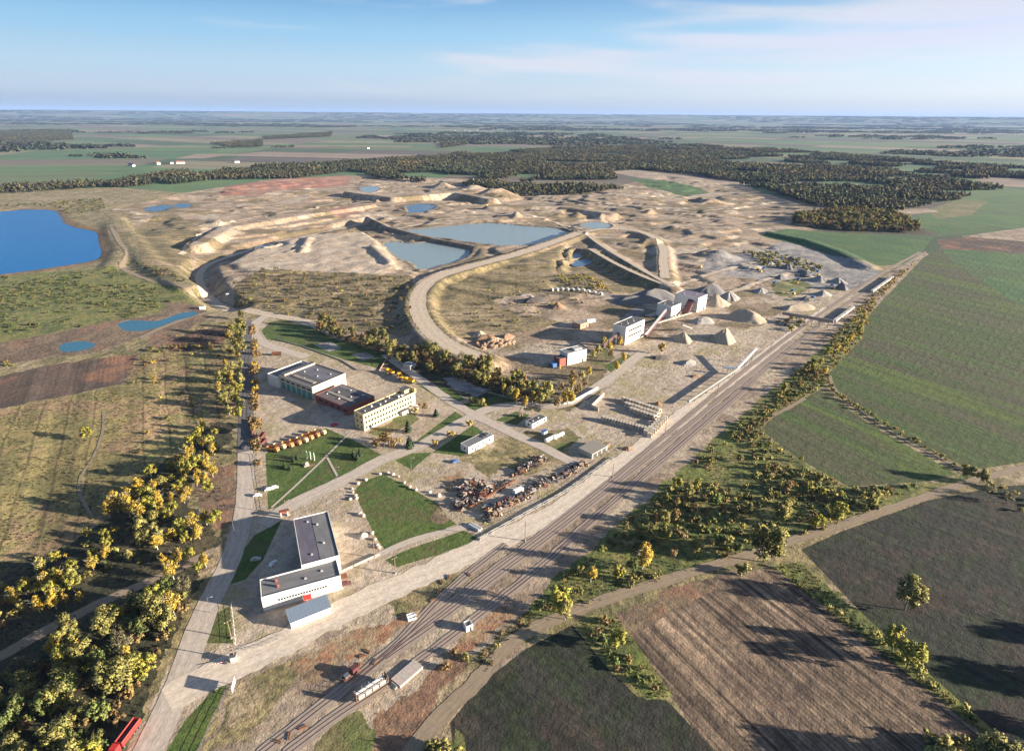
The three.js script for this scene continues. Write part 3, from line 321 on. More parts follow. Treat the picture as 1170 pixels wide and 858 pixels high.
const glass = M(0.03, 0.04, 0.05, 0.12), dark = M(0.05, 0.05, 0.055, 0.7), rust = M(0.20, 0.075, 0.035, 0.9, { map: speckT }), steel = M(0.22, 0.22, 0.23, 0.5, { metalness: 0.5 }), teal = M(0.05, 0.24, 0.22, 0.6), redPaint = M(0.48, 0.035, 0.03, 0.5), maroon = M(0.13, 0.04, 0.038, 0.7, { map: speckT }), orange = M(0.50, 0.22, 0.06, 0.5), yellow = M(0.62, 0.36, 0.03, 0.5), blueP = M(0.05, 0.14, 0.32, 0.5), concrete = M(0.46, 0.42, 0.36, 0.95, { map: stainT }), rubber = M(0.025, 0.025, 0.027, 0.9), whiteP = M(0.78, 0.77, 0.74, 0.5), wood = M(0.24, 0.16, 0.10, 0.9, { map: speckT }), greenP = M(0.09, 0.2, 0.08, 0.6);

// ---------------------------------------------------------------- water
function water(name, p, y, m) { const s = new THREE.Shape(p.map(([x, z]) => new THREE.Vector2(x, -z))); const g = new THREE.ShapeGeometry(s).rotateX(-Math.PI / 2).translate(0, y, 0); return struct(name, g, m); }
const ripple = noiseTexture(256, (u, v) => fbm(u * 64, v * 64, 3)); 
const waterM = (r, g, b, k = 0.45) => { const m = new THREE.MeshPhysicalMaterial({ roughness: 0.22, ior: 1.33, specularIntensity: k }); m.color.setRGB(r, g, b); const t = ripple.clone(); t.repeat.set(1 / 60, 1 / 60); t.needsUpdate = true; m.bumpMap = t; m.bumpScale = 0.25; return m; };
water('lake', lake, -1.2, waterM(0.007, 0.13, 0.36, 0.25));
ponds.forEach((p, i) => water('pond', p, pondLevel[i] + 1.0, i === 2 || i === 3 ? waterM(0.05, 0.15, 0.22, 0.4) : i === 4 || i > 4 && i < 9 ? waterM(0.07, 0.14, 0.23) : waterM(0.235, 0.295, 0.30)));

// ---------------------------------------------------------------- roads
const roadTex = noiseTexture(512, (u, v) => { const tr = Math.exp(-(((u - 0.3) / 0.1) ** 2)) + Math.exp(-(((u - 0.7) / 0.1) ** 2)); const n = fbm(u * 20, v * 24, 4), s = vn(u * 40, v * 8); return 0.56 + 0.46 * n + 0.10 * tr * (0.5 + 0.7 * s) + 0.16 * (s - 0.5); });
let lift = 0.03;
function ribbon(name, line, width, m, rough = 0.12, extra = 0, len = 24, skirt = true) {
  const step = 3, q = smoothLine(line, step), pos = [], uv = [], ind = [], n = q.length, y0 = lift += 0.004, W = 6;
  let run = 0;
  for (let i = 0; i < n; i++) {
    const a = q[Math.max(0, i - 1)], b = q[Math.min(n - 1, i + 1)], l = Math.hypot(b[0] - a[0], b[1] - a[1]), nx = -(b[1] - a[1]) / l, nz = (b[0] - a[0]) / l;
    if (i) run += Math.hypot(q[i][0] - q[i - 1][0], q[i][1] - q[i - 1][1]);
    const w = Array.isArray(width) ? mix(width[0], width[1], i / (n - 1)) : width;
    for (let k = 0; k <= W; k++) {
      const t = k / W - 0.5, e = (k === 0 || k === W) ? 1 + rough * 2 * (vn(run / 6 + k * 33, 5) + 0.6 * vn(run / 1.7 + k * 9, 8) - 0.8) : 1, o = t * w * e, x = q[i][0] + nx * o, z = q[i][1] + nz * o;
      pos.push(x, ground(x, z) + y0 + extra, z); uv.push(k / W, run / len);
    }
    if (i) for (let k = 0; k < W; k++) { const c = i * (W + 1) + k, d = c - W - 1; ind.push(d, d + 1, c, d + 1, c + 1, c); }
  }
  const g = new THREE.BufferGeometry(); g.setAttribute('position', new THREE.Float32BufferAttribute(pos, 3)); g.setAttribute('uv', new THREE.Float32BufferAttribute(uv, 2)); g.setIndex(ind); g.computeVertexNormals();
  if (g.attributes.normal.getY(0) < 0) { for (let i = 0; i < ind.length; i += 3) { const t = ind[i]; ind[i] = ind[i + 1]; ind[i + 1] = t; } g.setIndex(ind); g.computeVertexNormals(); }
  return struct(name, g, m);
}
const gravel = M(0.72, 0.60, 0.47, 1, { map: roadTex }), slabRoad = M(0.56, 0.47, 0.38, 1, { map: roadTex }), asphalt = M(0.17, 0.155, 0.15, 0.95, { map: roadTex }), track = M(0.33, 0.25, 0.165, 1, { map: roadTex }), haulM = M(0.60, 0.48, 0.35, 1, { map: roadTex }), ballastM = M(0.41, 0.325, 0.255, 1, { map: roadTex });
ribbon('haul_road', haul, 18, haulM, 0.08, 0.35); ribbon('haul_road', haulFar, 12, haulM, 0.1, 0.35); ribbon('haul_road', spur, 7, haulM, 0.1, 0.35); ribbon('haul_road', spur2, 7, haulM, 0.1, 0.35);
ribbon('haul_road', cut.slice(2), 10, haulM, 0.1, 0.3); ribbon('haul_road', [[-152.7,-512.6],[-204.5,-561.7],[-252.9,-585.9],[-294.3,-609.2],[-335.6,-648],[-367.5,-687.9]], [12, 15], haulM, 0.12, 0.12);
for (const l of [[[-488.2,-867.9],[-528.9,-1018.9],[-515.2,-1165.3],[-442.6,-1306.6],[-351.5,-1483.9],[-257.6,-1557.1]], [[-229.7,-1082.5],[-148.5,-1193.2],[-47.1,-1242.2],[59.2,-1224.8],[117.2,-1097.6]], [[182.9,-695.9],[239.7,-747.7],[336.6,-828.6],[410.7,-887.9]], [[139.4,-586.9],[198.6,-638.3],[278.3,-698.7],[366.6,-769.8],[417,-744.2]], [[-52.2,-1380.8],[110.3,-1447.9],[266.4,-1398.1],[405.1,-1325.1],[562.3,-1443.2]], [[-346.5,-816.4],[-317.3,-874],[-291.8,-967.5],[-264.2,-1030]]]) ribbon('haul_road', l, 8, haulM, 0.2, 0.7);
ribbon('dirt_road', [[-706.7,-1061.7],[-620.7,-940.4],[-555.3,-853.7],[-518.5,-779.9],[-458.9,-726.4],[-391.2,-679.5],[-338.8,-644.4]], 7, track, 0.2, 0.2);
ribbon('dirt_road', [[-341.6,-513.1],[-336.1,-547.8],[-322.7,-581.3],[-300.4,-605.9]], 6, track, 0.2);
ribbon('dirt_road', [[-251.7,-583],[-253.2,-555.1],[-241.9,-524.8],[-219.3,-497.6],[-175,-469.1]], 10, slabRoad, 0.1);
ribbon('asphalt_road', [[-266.1,-565.7],[-216.5,-445.4],[-180.3,-357.6],[-161.3,-310.3]], 9.5, asphalt, 0.03, 0, 40);
ribbon('concrete_road', [[-163,-314.4],[-145.5,-272.1],[-135.3,-242.1],[-129.8,-216.7],[-127.4,-190.9],[-123.3,-168.5],[-118.9,-145.9],[-117.2,-127.7],[-117.1,-118.2]], [8.5, 10.5], slabRoad, 0.05, 0, 30);
ribbon('gravel_road', [[-121,-145.9],[-112.2,-154.5],[-97.7,-164.6],[-81.7,-177.4],[-57.7,-196.7],[-33.3,-213.1],[-9.9,-230.3],[25.9,-258.6],[59.3,-296.9],[101.2,-345],[136.4,-387.2]], 13.5, gravel, 0.16);
ribbon('gravel_road', [[136.4,-387.2],[188.9,-446.1],[259.4,-528.9],[341.6,-622.4]], 9, gravel, 0.16);
ribbon('field_track', [[-38.1,-116.7],[-31.8,-128.3],[-22.5,-142],[-12,-154.7],[2.5,-173.9],[28.3,-189.1],[60.5,-203.1],[86.7,-213.9],[124.8,-229.3],[167.5,-247.2],[228.4,-273],[262.9,-287.9],[304.2,-302.2],[392.2,-323.6]], [6.2, 4.8], track, 0.16);
ribbon('field_track', [[-203.1,-151.5],[-193.8,-163.8],[-184.1,-178.2],[-169.5,-194.5],[-154.5,-208.4],[-140.1,-225]], 5.6, track, 0.12);
ribbon('concrete_road', [[-124.9,-243.6],[-117,-259],[-91.9,-287.5],[-77.3,-306.5],[-57.2,-323.3],[-32.3,-356.2],[-15.2,-374.8],[9.6,-382.2],[34.6,-381.2],[71.4,-421.4],[115.1,-487.5]], 9.5, slabRoad, 0.06);
ribbon('concrete_road', [[-109.5,-476.5],[-73.5,-427],[-39.1,-380],[-13.3,-352.8],[19.5,-322.3],[41.7,-299.5]], 8, slabRoad, 0.1);
ribbon('footpath', [[-66.4,-218.6],[-48.3,-232.4],[-19.3,-244.9]], 4, slabRoad, 0.08); ribbon('footpath', [[-125.9,-258.1],[-118.4,-284.4],[-110.2,-317.2],[-104.5,-341.7]], 1.4, slabRoad, 0.03); ribbon('footpath', [[-112.7,-311],[-106.5,-300.2],[-99.6,-288.3]], 1.3, slabRoad, 0.03);
ribbon('footpath', [[165.3,-349.6],[178.3,-364.8],[201,-382.7],[216.3,-395.9]], 3, track, 0.2); ribbon('footpath', [[-24.1,-368],[-6.1,-379.1],[2,-384.9]], 1.4, slabRoad, 0.03); ribbon('footpath', [[6.3,-371.2],[12.3,-392.3],[21.8,-422.1]], 1.6, slabRoad, 0.03);
ribbon('field_track', [[-282.6,-366.3],[-266,-339.2],[-251.4,-307],[-244.3,-285.4],[-235.7,-271],[-215.1,-249.6]], 1.6, track, 0.3); ribbon('field_track', [[255.9,-440.2],[246,-410.1],[247.2,-375.2],[252.8,-338],[261.5,-312.4],[267.7,-296.1]], 2.6, track, 0.2);

// ---------------------------------------------------------------- railway
const railM = M(0.14, 0.085, 0.07, 0.6, { metalness: 0.2 }), sleeperM = M(0.32, 0.255, 0.20, 0.95);
function railway(line, label) {
  const q = smoothLine(line, 0.75), n = q.length; ribbon('ballast', line, 4.6, ballastM, 0.14);
  const t = thing('railway_track', label, 'railway track', q[0], 0, null, 0), rails = [[], []], sl = [], o = q[0], m4 = new THREE.Matrix4(), e = new THREE.Euler();
  const base = new THREE.BoxGeometry(0.26, 0.16, 2.7);
  for (let i = 0; i < n; i++) {
    const a = q[Math.max(0, i - 1)], b = q[Math.min(n - 1, i + 1)], l = Math.hypot(b[0] - a[0], b[1] - a[1]), tx = (b[0] - a[0]) / l, tz = (b[1] - a[1]) / l;
    if (q[i][1] > -420) { m4.makeRotationFromEuler(e.set(0, Math.atan2(-tz, tx), 0)).setPosition(q[i][0] - o[0], 0.08, q[i][1] - o[1]); sl.push(base.clone().applyMatrix4(m4)); }
    if (i % 3 === 0 || i === n - 1) [-1, 1].forEach((s, k) => rails[k].push([q[i][0] - tz * 0.8 * s - o[0], q[i][1] + tx * 0.8 * s - o[1], -tz, tx]));
  }
  for (const r of rails) {
    const pos = [], ind = [], prof = [[-0.06, 0.12], [-0.06, 0.28], [0.06, 0.28], [0.06, 0.12]];
    r.forEach(([x, z, nx, nz], i) => { for (const [d, y] of prof) pos.push(x + nx * d, y, z + nz * d); if (i) { const c = i * 4, p = c - 4; for (let k = 0; k < 3; k++) ind.push(p + k, p + k + 1, c + k, p + k + 1, c + k + 1, c + k); } });
    const g = new THREE.BufferGeometry(); g.setAttribute('position', new THREE.Float32BufferAttribute(pos, 3)); g.setIndex(ind); const gg = g.toNonIndexed(); gg.computeVertexNormals(); part('rail', gg, railM, t);
  }
  const s = part('sleepers', mergeGeometries(sl), sleeperM, t); s.userData.kind = 'stuff';
}
railway([[-80.8,-126.8],[-69.7,-139.7],[-57.1,-154.3],[-43.8,-171.3],[-30.9,-192.9],[-20.9,-207.6],[-9.6,-221.6],[-2.3,-230.4]], 'rusty siding that runs out beside the gravel road');
railway([[-56.9,-153.5],[-44.9,-168.4],[-28.5,-188.1],[-9.2,-210.5],[18,-240.5],[51.8,-279.8],[99.6,-337.9],[165.5,-418.2],[258.4,-526.5],[369.6,-649.7],[497.8,-788.1],[630,-920.6]], 'track beside the gravel road, running on past the loading conveyor');
railway([[-47.5,-164.3],[-29.6,-182.4],[-9,-205.6],[21,-238.5],[56.7,-279.9],[104.7,-335.7],[168.8,-411.9],[258.5,-517.1]], 'middle track of the railway yard between its neighbours');
railway([[-72.4,-126.9],[-59.4,-140.4],[-45.3,-152.9],[-28.1,-169.4],[-8.5,-190.2],[16.9,-218.3],[48.7,-257.3],[97.7,-318.2],[165.9,-399.5],[258.6,-507.9],[364.2,-629.5],[492.6,-769],[631.4,-914.3]], 'outer track beside the scrub belt, passing the freight wagon');
railway([[-8.5,-190.2],[10.6,-210.8],[37.2,-244.2],[75.6,-288.9],[125.1,-347.7],[193.1,-428.7]], 'inner track of the railway yard next to the outer line');
// ---------------------------------------------------------------- buildings
const winFrame = M(0.62, 0.6, 0.56, 0.7);
// a window: pane and frame, set on a wall face; face 0 = front (+z), 1 = west end (-x), 2 = east end (+x)
function windowAt(b, face, along, y, w, h, L, frameM = winFrame) {
  const g = new THREE.Group(); g.name = 'window'; b.add(g);
  if (face === 0) g.position.set(along, y, 0.02); else if (face === 1) { g.position.set(-0.02, y, -along); g.rotation.y = -Math.PI / 2; } else { g.position.set(L + 0.02, y, -along); g.rotation.y = Math.PI / 2; }
  bx('frame', g, frameM, 0, -0.08, 0, w + 0.2, h + 0.16, 0.06); bx('pane', g, glass, 0, 0, 0.01, w, h, 0.07); return g;
}
function block(b, x, z, L, D, h, wallM, roofM, par = 0.6, names = ['wall', 'roof']) {   // a flat-roofed block standing behind its front edge
  part(names[0], boxM(L, h, D), wallM, b, [x + L / 2, -0.3, z - D / 2]);
  const r = part(names[1], boxM(L - 0.5, 0.25, D - 0.5), roofM, b, [x + L / 2, h - 0.3, z - D / 2]);
  if (par) { bx('parapet', b, wallM, x + L / 2, h - 0.3, z - 0.15, L, par, 0.3); bx('parapet', b, wallM, x + L / 2, h - 0.3, z - D + 0.15, L, par, 0.3); bx('parapet', b, wallM, x + 0.15, h - 0.3, z - D / 2, 0.3, par - 0.01, D - 0.6); bx('parapet', b, wallM, x + L - 0.15, h - 0.3, z - D / 2, 0.3, par - 0.01, D - 0.6); }
  return r;
}
const vent = (r, x, z, h = 1.1, m = palegrey) => bx('roof_vent', r, m, x, 0.25, z, 0.9, h, 0.9);
{ // white two-wing depot by the gravel road
  const b = thing('depot_building', 'white two-wing depot with dark flat roofs and a strip of small windows', 'building', [-102.5, -186.9], 24.1 * R);
  const r2 = block(b, 17.2, -11.5, 16.3, 35.5, 8.8, white, felt, 0.7), r1 = block(b, 0, 0, 32, 11.3, 7.2, white, felt, 0.8);
  bx('roof_sheet', b, M(0.13, 0.115, 0.15, 0.9, { map: speckT }), 21.4, 8.76, -29.2, 7.2, 0.08, 34); bx('roof_sheet', b, feltLight, 29, 8.76, -29.2, 7.4, 0.07, 34);
  bx('roof_sheet', b, feltLight, 16, 7.16, -5.6, 30.6, 0.06, 10);
  for (let i = 0; i < 18; i++) windowAt(b, 0, 6.5 + i * 1.12, 3.6, 0.6, 0.8, 32, dark);
  for (let i = 0; i < 7; i++) windowAt(b, 1, 14 + i * 4.6, 3.5, 2.2, 1.8, 32).position.x = 17.2 - 0.02;
  vent(r1, -9, 1.5, 1.7, brickRed); vent(r1, -9.5, -2, 1.7, brickRed); vent(r1, 2, 1, 0.5); vent(r1, 9, -1, 0.5); vent(r2, 2, -9, 0.7); vent(r2, 3, 6, 0.7); vent(r2, -3, 12, 0.5); vent(r2, -2, -13, 0.5);
  bx('gate', b, redPaint, 17.5, 0, 0.06, 3.2, 2.6, 0.12);
  bx('canopy', b, rust, 33.6, 2.4, -5, 3, 0.25, 3.4); bx('downpipe', b, palegrey, 31.2, 0, 0.12, 0.15, 6.8, 0.15); bx('plinth', b, palegrey, 16, -0.1, 0.06, 32, 0.7, 0.1);
}
{ const b = thing('storage_shed', 'long white shed with a blue-grey sloping tin roof beside the gravel road', 'shed', [-87.9, -177.8], 32 * R);
  const s = new THREE.Shape([[0, -0.2], [0, 3.6], [-5.8, 4.9], [-5.8, -0.2]].map(([z, y]) => new THREE.Vector2(z, y)));
  part('wall', new THREE.ExtrudeGeometry(s, { depth: 16, bevelEnabled: false }).rotateY(Math.PI / 2).scale(1, 1, -1).rotateY(0), white, b).geometry.computeVertexNormals();
  const rf = part('roof', boxM(16.8, 0.14, 6.9), tin, b, [8, 4.28, -2.9], [0.22, 0, 0]);
  for (let i = 1; i < 12; i++) bx('roof_seam', rf, tin, -8.4 + i * 1.4, 0.14, 0, 0.07, 0.03, 6.9);
  for (let i = 0; i < 5; i++) { const d = bx('gate', b, palegrey, 2 + i * 3, 0, 0.06, 2.3, 2.6, 0.1); } }
{ // three-storey office
  const b = thing('office_building', 'cream three-storey office block with long rows of windows', 'building', [-96.1, -341.2], 51.1 * R), L = 45, h = 11.6;
  const r = block(b, 0, 0, L, 9.6, h, cream, felt, 0.7); part('stair_tower', boxM(6, 2.8, 5.4), cream, b, [L - 3.2, h - 0.3, -6.4]); bx('tower_roof', b, felt, L - 3.2, h + 2.5, -6.4, 6.3, 0.25, 5.7); part('end_wall', boxM(1.2, 3.2, 9.9), cream, b, [L + 0.3, h - 0.3, -4.8]);
  for (let f = 0; f < 3; f++) for (let i = 0; i < 17; i++) windowAt(b, 0, 2 + i * 2.42, 1.1 + f * 3.65, 1.55, 1.75, L);
  for (let f = 0; f < 3; f++) for (let i = 0; i < 2; i++) windowAt(b, 1, 2.6 + i * 4, 1.1 + f * 3.65, 1.3, 1.6, L);
  bx('ledge', b, white, L / 2, 3.8, 0.06, L, 0.2, 0.12); bx('entrance', b, white, 33, 0, 1.4, 5.6, 3, 2.8); bx('entrance_roof', b, felt, 33, 3, 1.5, 6.2, 0.25, 3.2); bx('low_wing', b, white, 41, 0, 1.6, 7, 2.9, 3.2); bx('plinth', b, white, L / 2, -0.1, 0.05, L, 0.9, 0.1);
  [[-18, 1], [-11, -1], [-6, 2], [0, 0], [5, -2], [10, 2], [16, -1]].forEach(([x, z], i) => vent(r, x, z, 0.6 + 0.4 * (i % 3), i % 2 ? whiteP : palegrey)); bx('roof_sheet', b, whiteP, 36, 11.6, -3.2, 2.4, 0.3, 1.6); }
{ // low brick hall between office and workshop
  const b = thing('brick_hall', 'low red brick hall with a patched dark roof between office and workshop', 'building', [-112, -362], 54 * R), r = block(b, 0, 0, 24, 35, 6, brickRed, felt, 0.5);
  bx('roof_light', b, feltPale, 9, 5.95, -17.5, 2.6, 0.5, 29); bx('roof_sheet', b, M(0.15, 0.12, 0.12, 0.9, { map: speckT }), 4.2, 5.9, -17.5, 6.4, 0.1, 33); bx('roof_sheet', b, feltLight, 21.6, 5.9, -17.5, 3.4, 0.1, 33);
  for (let i = 0; i < 5; i++) windowAt(b, 1, 3 + i * 6.6, 2.6, 4.2, 1.7, 24, maroon); for (let i = 0; i < 6; i++) vent(r, -6 + (i % 3) * 7, -12 + i * 4.4, 0.7, i % 2 ? whiteP : palegrey); bx('loading_dock', b, concrete, -1.6, 0, -14, 3, 1, 20); }
{ // workshop
  const b = thing('workshop_building', 'large beige workshop with teal gates and a stepped dark roof', 'building', [-143.6, -387], 56 * R), r = block(b, 0, 0, 31, 38, 9.6, beige, felt, 0.8);
  const r2 = block(b, -2, -38.02, 32, 11.5, 8.6, white, feltLight, 0.8, ['annex_wall', 'annex_roof']);
  bx('roof_light', b, feltPale, 6.6, 9.55, -17, 3, 0.5, 24); bx('roof_sheet', b, M(0.15, 0.145, 0.17, 0.9, { map: speckT }), 20, 9.5, -20, 15, 0.12, 33); bx('raised_roof', b, beige, 16, 9.3, -35.6, 28, 1.6, 4); bx('raised_roof_cover', b, felt, 16, 10.9, -35.6, 28.4, 0.15, 4.4);
  for (let i = 0; i < 6; i++) { const d = bx('gate', b, teal, -0.1, 0, -3.6 - i * 6, 0.2, 5, 4.4); const w = windowAt(b, 1, 3.6 + i * 6, 6.4, 4, 1.4, 31, teal); }
  for (let i = 0; i < 5; i++) bx('pilaster', b, beige, -0.25, -0.1, -6.6 - i * 6, 0.5, 9.6, 0.7);
  for (let i = 0; i < 6; i++) vent(r, -8 + (i % 3) * 8, -14 + i * 5, 0.7, palegrey); }
{ const b = thing('garage_building', 'white flat-roofed garage with a grey roof at the lawn corner', 'building', [-26.1, -313.5], 47 * R), r = block(b, 0, 0, 21.4, 7.2, 4.7, white, feltLight, 0.3);
  bx('roof_hatch', r, felt, 8, 0.25, 0, 3, 0.7, 3); bx('roof_hatch', r, felt, 4.5, 0.25, 0.4, 1.4, 0.5, 2.4); for (let i = 0; i < 4; i++) windowAt(b, 0, 3 + i * 5, 1.8, 1.5, 1.3, 21.4); for (let i = 0; i < 2; i++) bx('door', b, rust, 15.6 - i * 10, 0, 0.05, 1.2, 2.2, 0.08); windowAt(b, 1, 3.5, 1.8, 1.4, 1.3, 21.4); }
{ const b = thing('weighbridge_hut', 'small white hut with a dark flat roof beside the concrete road bend', 'building', [13.5, -346.3], 46.4 * R), r = block(b, 0, 0, 14.7, 6, 3.4, white, felt, 0.25);
  for (let i = 0; i < 4; i++) windowAt(b, 0, 2.2 + i * 3.4, 1.3, 1.4, 1.3, 14.7); windowAt(b, 1, 3, 1.3, 1.6, 1.3, 14.7); vent(r, 2, 0, 0.6); vent(r, -4, 0.6, 0.5); bx('door', b, dark, 13, 0, 0.05, 1, 2.1, 0.08); }
{ const b = thing('pump_house', 'little grey-blue hut standing on the shaded grass by the tree bank', 'building', [-82.5, -442.6], 54 * R), r = block(b, 0, 0, 7, 8.4, 3.8, palegrey, tin, 0.2); bx('door', b, dark, 3, 0, 0.05, 1.2, 2.2, 0.08); windowAt(b, 0, 5.4, 1.6, 1, 1, 7); vent(r, 1, 1, 0.5); }
{ const b = thing('open_store', 'low store with a pinkish grey flat roof beside the fenced track', 'building', [48.6, -308.9], 44 * R), r = block(b, 0, 0, 15, 11, 3.2, concrete, feltPale, 0.2);
  for (let i = 0; i < 3; i++) bx('gate', b, dark, 3 + i * 4.4, 0, 0.05, 3.4, 2.5, 0.08); bx('lean_to', b, wood, 17.5, 0, -3.4, 4.6, 2.3, 3.2); }
{ // crushing plant, four blocks up the slope
  const a = thing('screening_house', 'white block with a red brick end where the conveyor line starts', 'building', [45.9, -455], 33 * R), r = block(a, 0, 0, 20, 11, 10.4, white, feltLight, 0.5); block(a, -7.5, -1, 7.5, 8, 7, brickRed, felt, 0.3, ['brick_annex', 'annex_roof']); bx('lean_to', a, blueP, -10.6, 0, -5, 5.4, 3.2, 5); bx('roof_box', r, palegrey, 3, 0.25, 1, 8, 1.2, 4); bx('door', a, dark, 16, 0, 0.05, 1.6, 2.6, 0.1); bx('post', a, orange, -9.4, 0, 2, 1.1, 3.4, 1.1);
  const c = thing('crusher_house', 'tall white block with two recessed window bands on the conveyor line', 'building', [101.6, -503.2], 48 * R), r2 = block(c, 0, 0, 32, 13.5, 16.8, white, felt, 0.6);
  for (const y of [6.2, 11.4]) { bx('window_band', c, M(0.42, 0.33, 0.29, 0.8), 15.5, y - 0.3, 0.05, 22.6, 2.6, 0.1); for (let i = 0; i < 7; i++) windowAt(c, 0, 6 + i * 3.2, y, 2.4, 1.9, 32, palegrey).position.z = 0.11; }
  for (let i = 0; i < 5; i++) vent(r2, -11 + i * 5, (i % 2) * 4 - 2, 1.2, i % 2 ? palegrey : steel);
  const d = thing('sorting_house', 'white block with a grey shaded end below the red conveyor gallery', 'building', [161.4, -579.9], 45 * R), r3 = block(d, 0, 0, 18, 17, 13, white, felt, 0.5); bx('window_band', d, M(0.5, 0.4, 0.34, 0.8), 9, 8, 0.06, 13, 0.9, 0.08); vent(r3, 3, 2, 1); vent(r3, -4, -3, 0.8);
  const e = thing('loading_house', 'long pale block with the bright white gable at the gravel heaps', 'building', [194.8, -603.4], 47 * R), r4 = block(e, 0, 0, 20, 27, 15.5, white, M(0.2, 0.17, 0.21, 0.9, { map: speckT }), 0.5); vent(r4, 2, 5, 0.8); vent(r4, -5, -6, 0.8); bx('door', e, dark, 15, 0, 0.05, 3, 3.4, 0.1);
  const f = thing('fitters_hut', 'grey-roofed brick hut in front of the shaded plant yard', 'building', [65.9, -546.5], 43 * R), r5 = block(f, 0, 0, 12, 10.4, 5, M(0.52, 0.30, 0.2, 0.9, { map: speckT }), feltPale, 0.3); windowAt(f, 0, 4, 2, 1.6, 1.5, 12); bx('door', f, dark, 9, 0, 0.05, 1.4, 2.4, 0.08);
  const h = thing('site_cabin', 'small white site cabin behind the brick hut', 'cabin', [[74.8,-565.6]][0], 20 * R); block(h, 0, 0, 9, 3.4, 3.2, whiteP, white, 0); windowAt(h, 0, 3, 1.2, 1.4, 1.1, 9); bx('door', h, blueP, 6.6, 0, 0.04, 1, 2.1, 0.08);
}
// sloping conveyors between the blocks
function conveyor(label, a, ya, b, yb, w, h, m, beltM, name = 'conveyor', legs = 3, group) {
  const L = Math.hypot(b[0] - a[0], b[1] - a[1]), yaw = Math.atan2(-(b[1] - a[1]), b[0] - a[0]), pitch = Math.atan2(yb - ya, L), S = Math.hypot(L, yb - ya);
  const t = thing(name, label, 'conveyor', a, yaw, group), g = part('gallery', boxM(S, h, w), m, t, [Math.cos(pitch) * S / 2, ya + Math.sin(pitch) * S / 2, 0], [0, 0, pitch]);
  part('belt_cover', boxM(S, 0.3, w * 0.7), beltM, g, [0, h, 0]);
  for (let i = 1; i <= legs; i++) { const k = i / (legs + 0.6), y = mix(ya, yb, k); for (const s of [-1, 1]) bx('leg', t, steel, L * k, -0.2, s * w * 0.42, 0.35, y + 0.2, 0.35); bx('cross_brace', t, steel, L * k, y * 0.5, 0, 0.25, 0.25, w * 0.8); }
  return t;
}
conveyor('dark covered conveyor climbing into the tall block with window bands', [[74,-484.5]][0], 1, [98.5, -511], 9, 2.6, 2.2, maroon, feltPale, 'conveyor', 2);
conveyor('conveyor climbing from the tall banded block towards the next white block', [124, -522], 1.4, [160, -588], 8.5, 2.6, 2.2, maroon, whiteP, 'conveyor', 4);
conveyor('wide dark red conveyor gallery into the end of the long pale block', [178, -588], 2, [193, -616], 11.5, 6.5, 3, maroon, maroon, 'conveyor', 2);
conveyor('thin grey conveyor running out from the plant over the heaps', [[92.9,-518.1]][0], 3, [[184.9,-588]][0], 4, 1.3, 1, M(0.42, 0.36, 0.3, 0.8), feltPale, 'conveyor', 8);
conveyor('low conveyor bridge crossing over to the railway tracks', [[275.4,-581.6]][0], 5.5, [[313.1,-552.7]][0], 6.5, 3, 2.4, M(0.30, 0.23, 0.2, 0.8), feltLight, 'conveyor', 6);
conveyor('long low loading conveyor lying alongside the gravel road', [[126.3,-382.8]][0], 2.5, [[181.9,-442.3]][0], 3.2, 1.6, 1.0, M(0.30, 0.27, 0.25, 0.8), feltPale, 'conveyor', 8);
conveyor('raised white end of the loading conveyor with its boom in the air', [[181.9,-442.3]][0], 3.4, [[206.7,-471]][0], 9.5, 1.5, 1.1, whiteP, whiteP, 'conveyor', 2);
conveyor('short white cross belt feeding the long loading conveyor', [[170.5,-442.1]][0], 4, [[179.3,-438.7]][0], 5, 1.6, 1.2, whiteP, whiteP, 'conveyor', 2);
conveyor('grey stacker conveyor reaching to the smaller gravel heap', [[173.6,-546.8]][0], 1, [[160.8,-536.5]][0], 8, 1.6, 1.2, steel, feltPale, 'conveyor', 1);

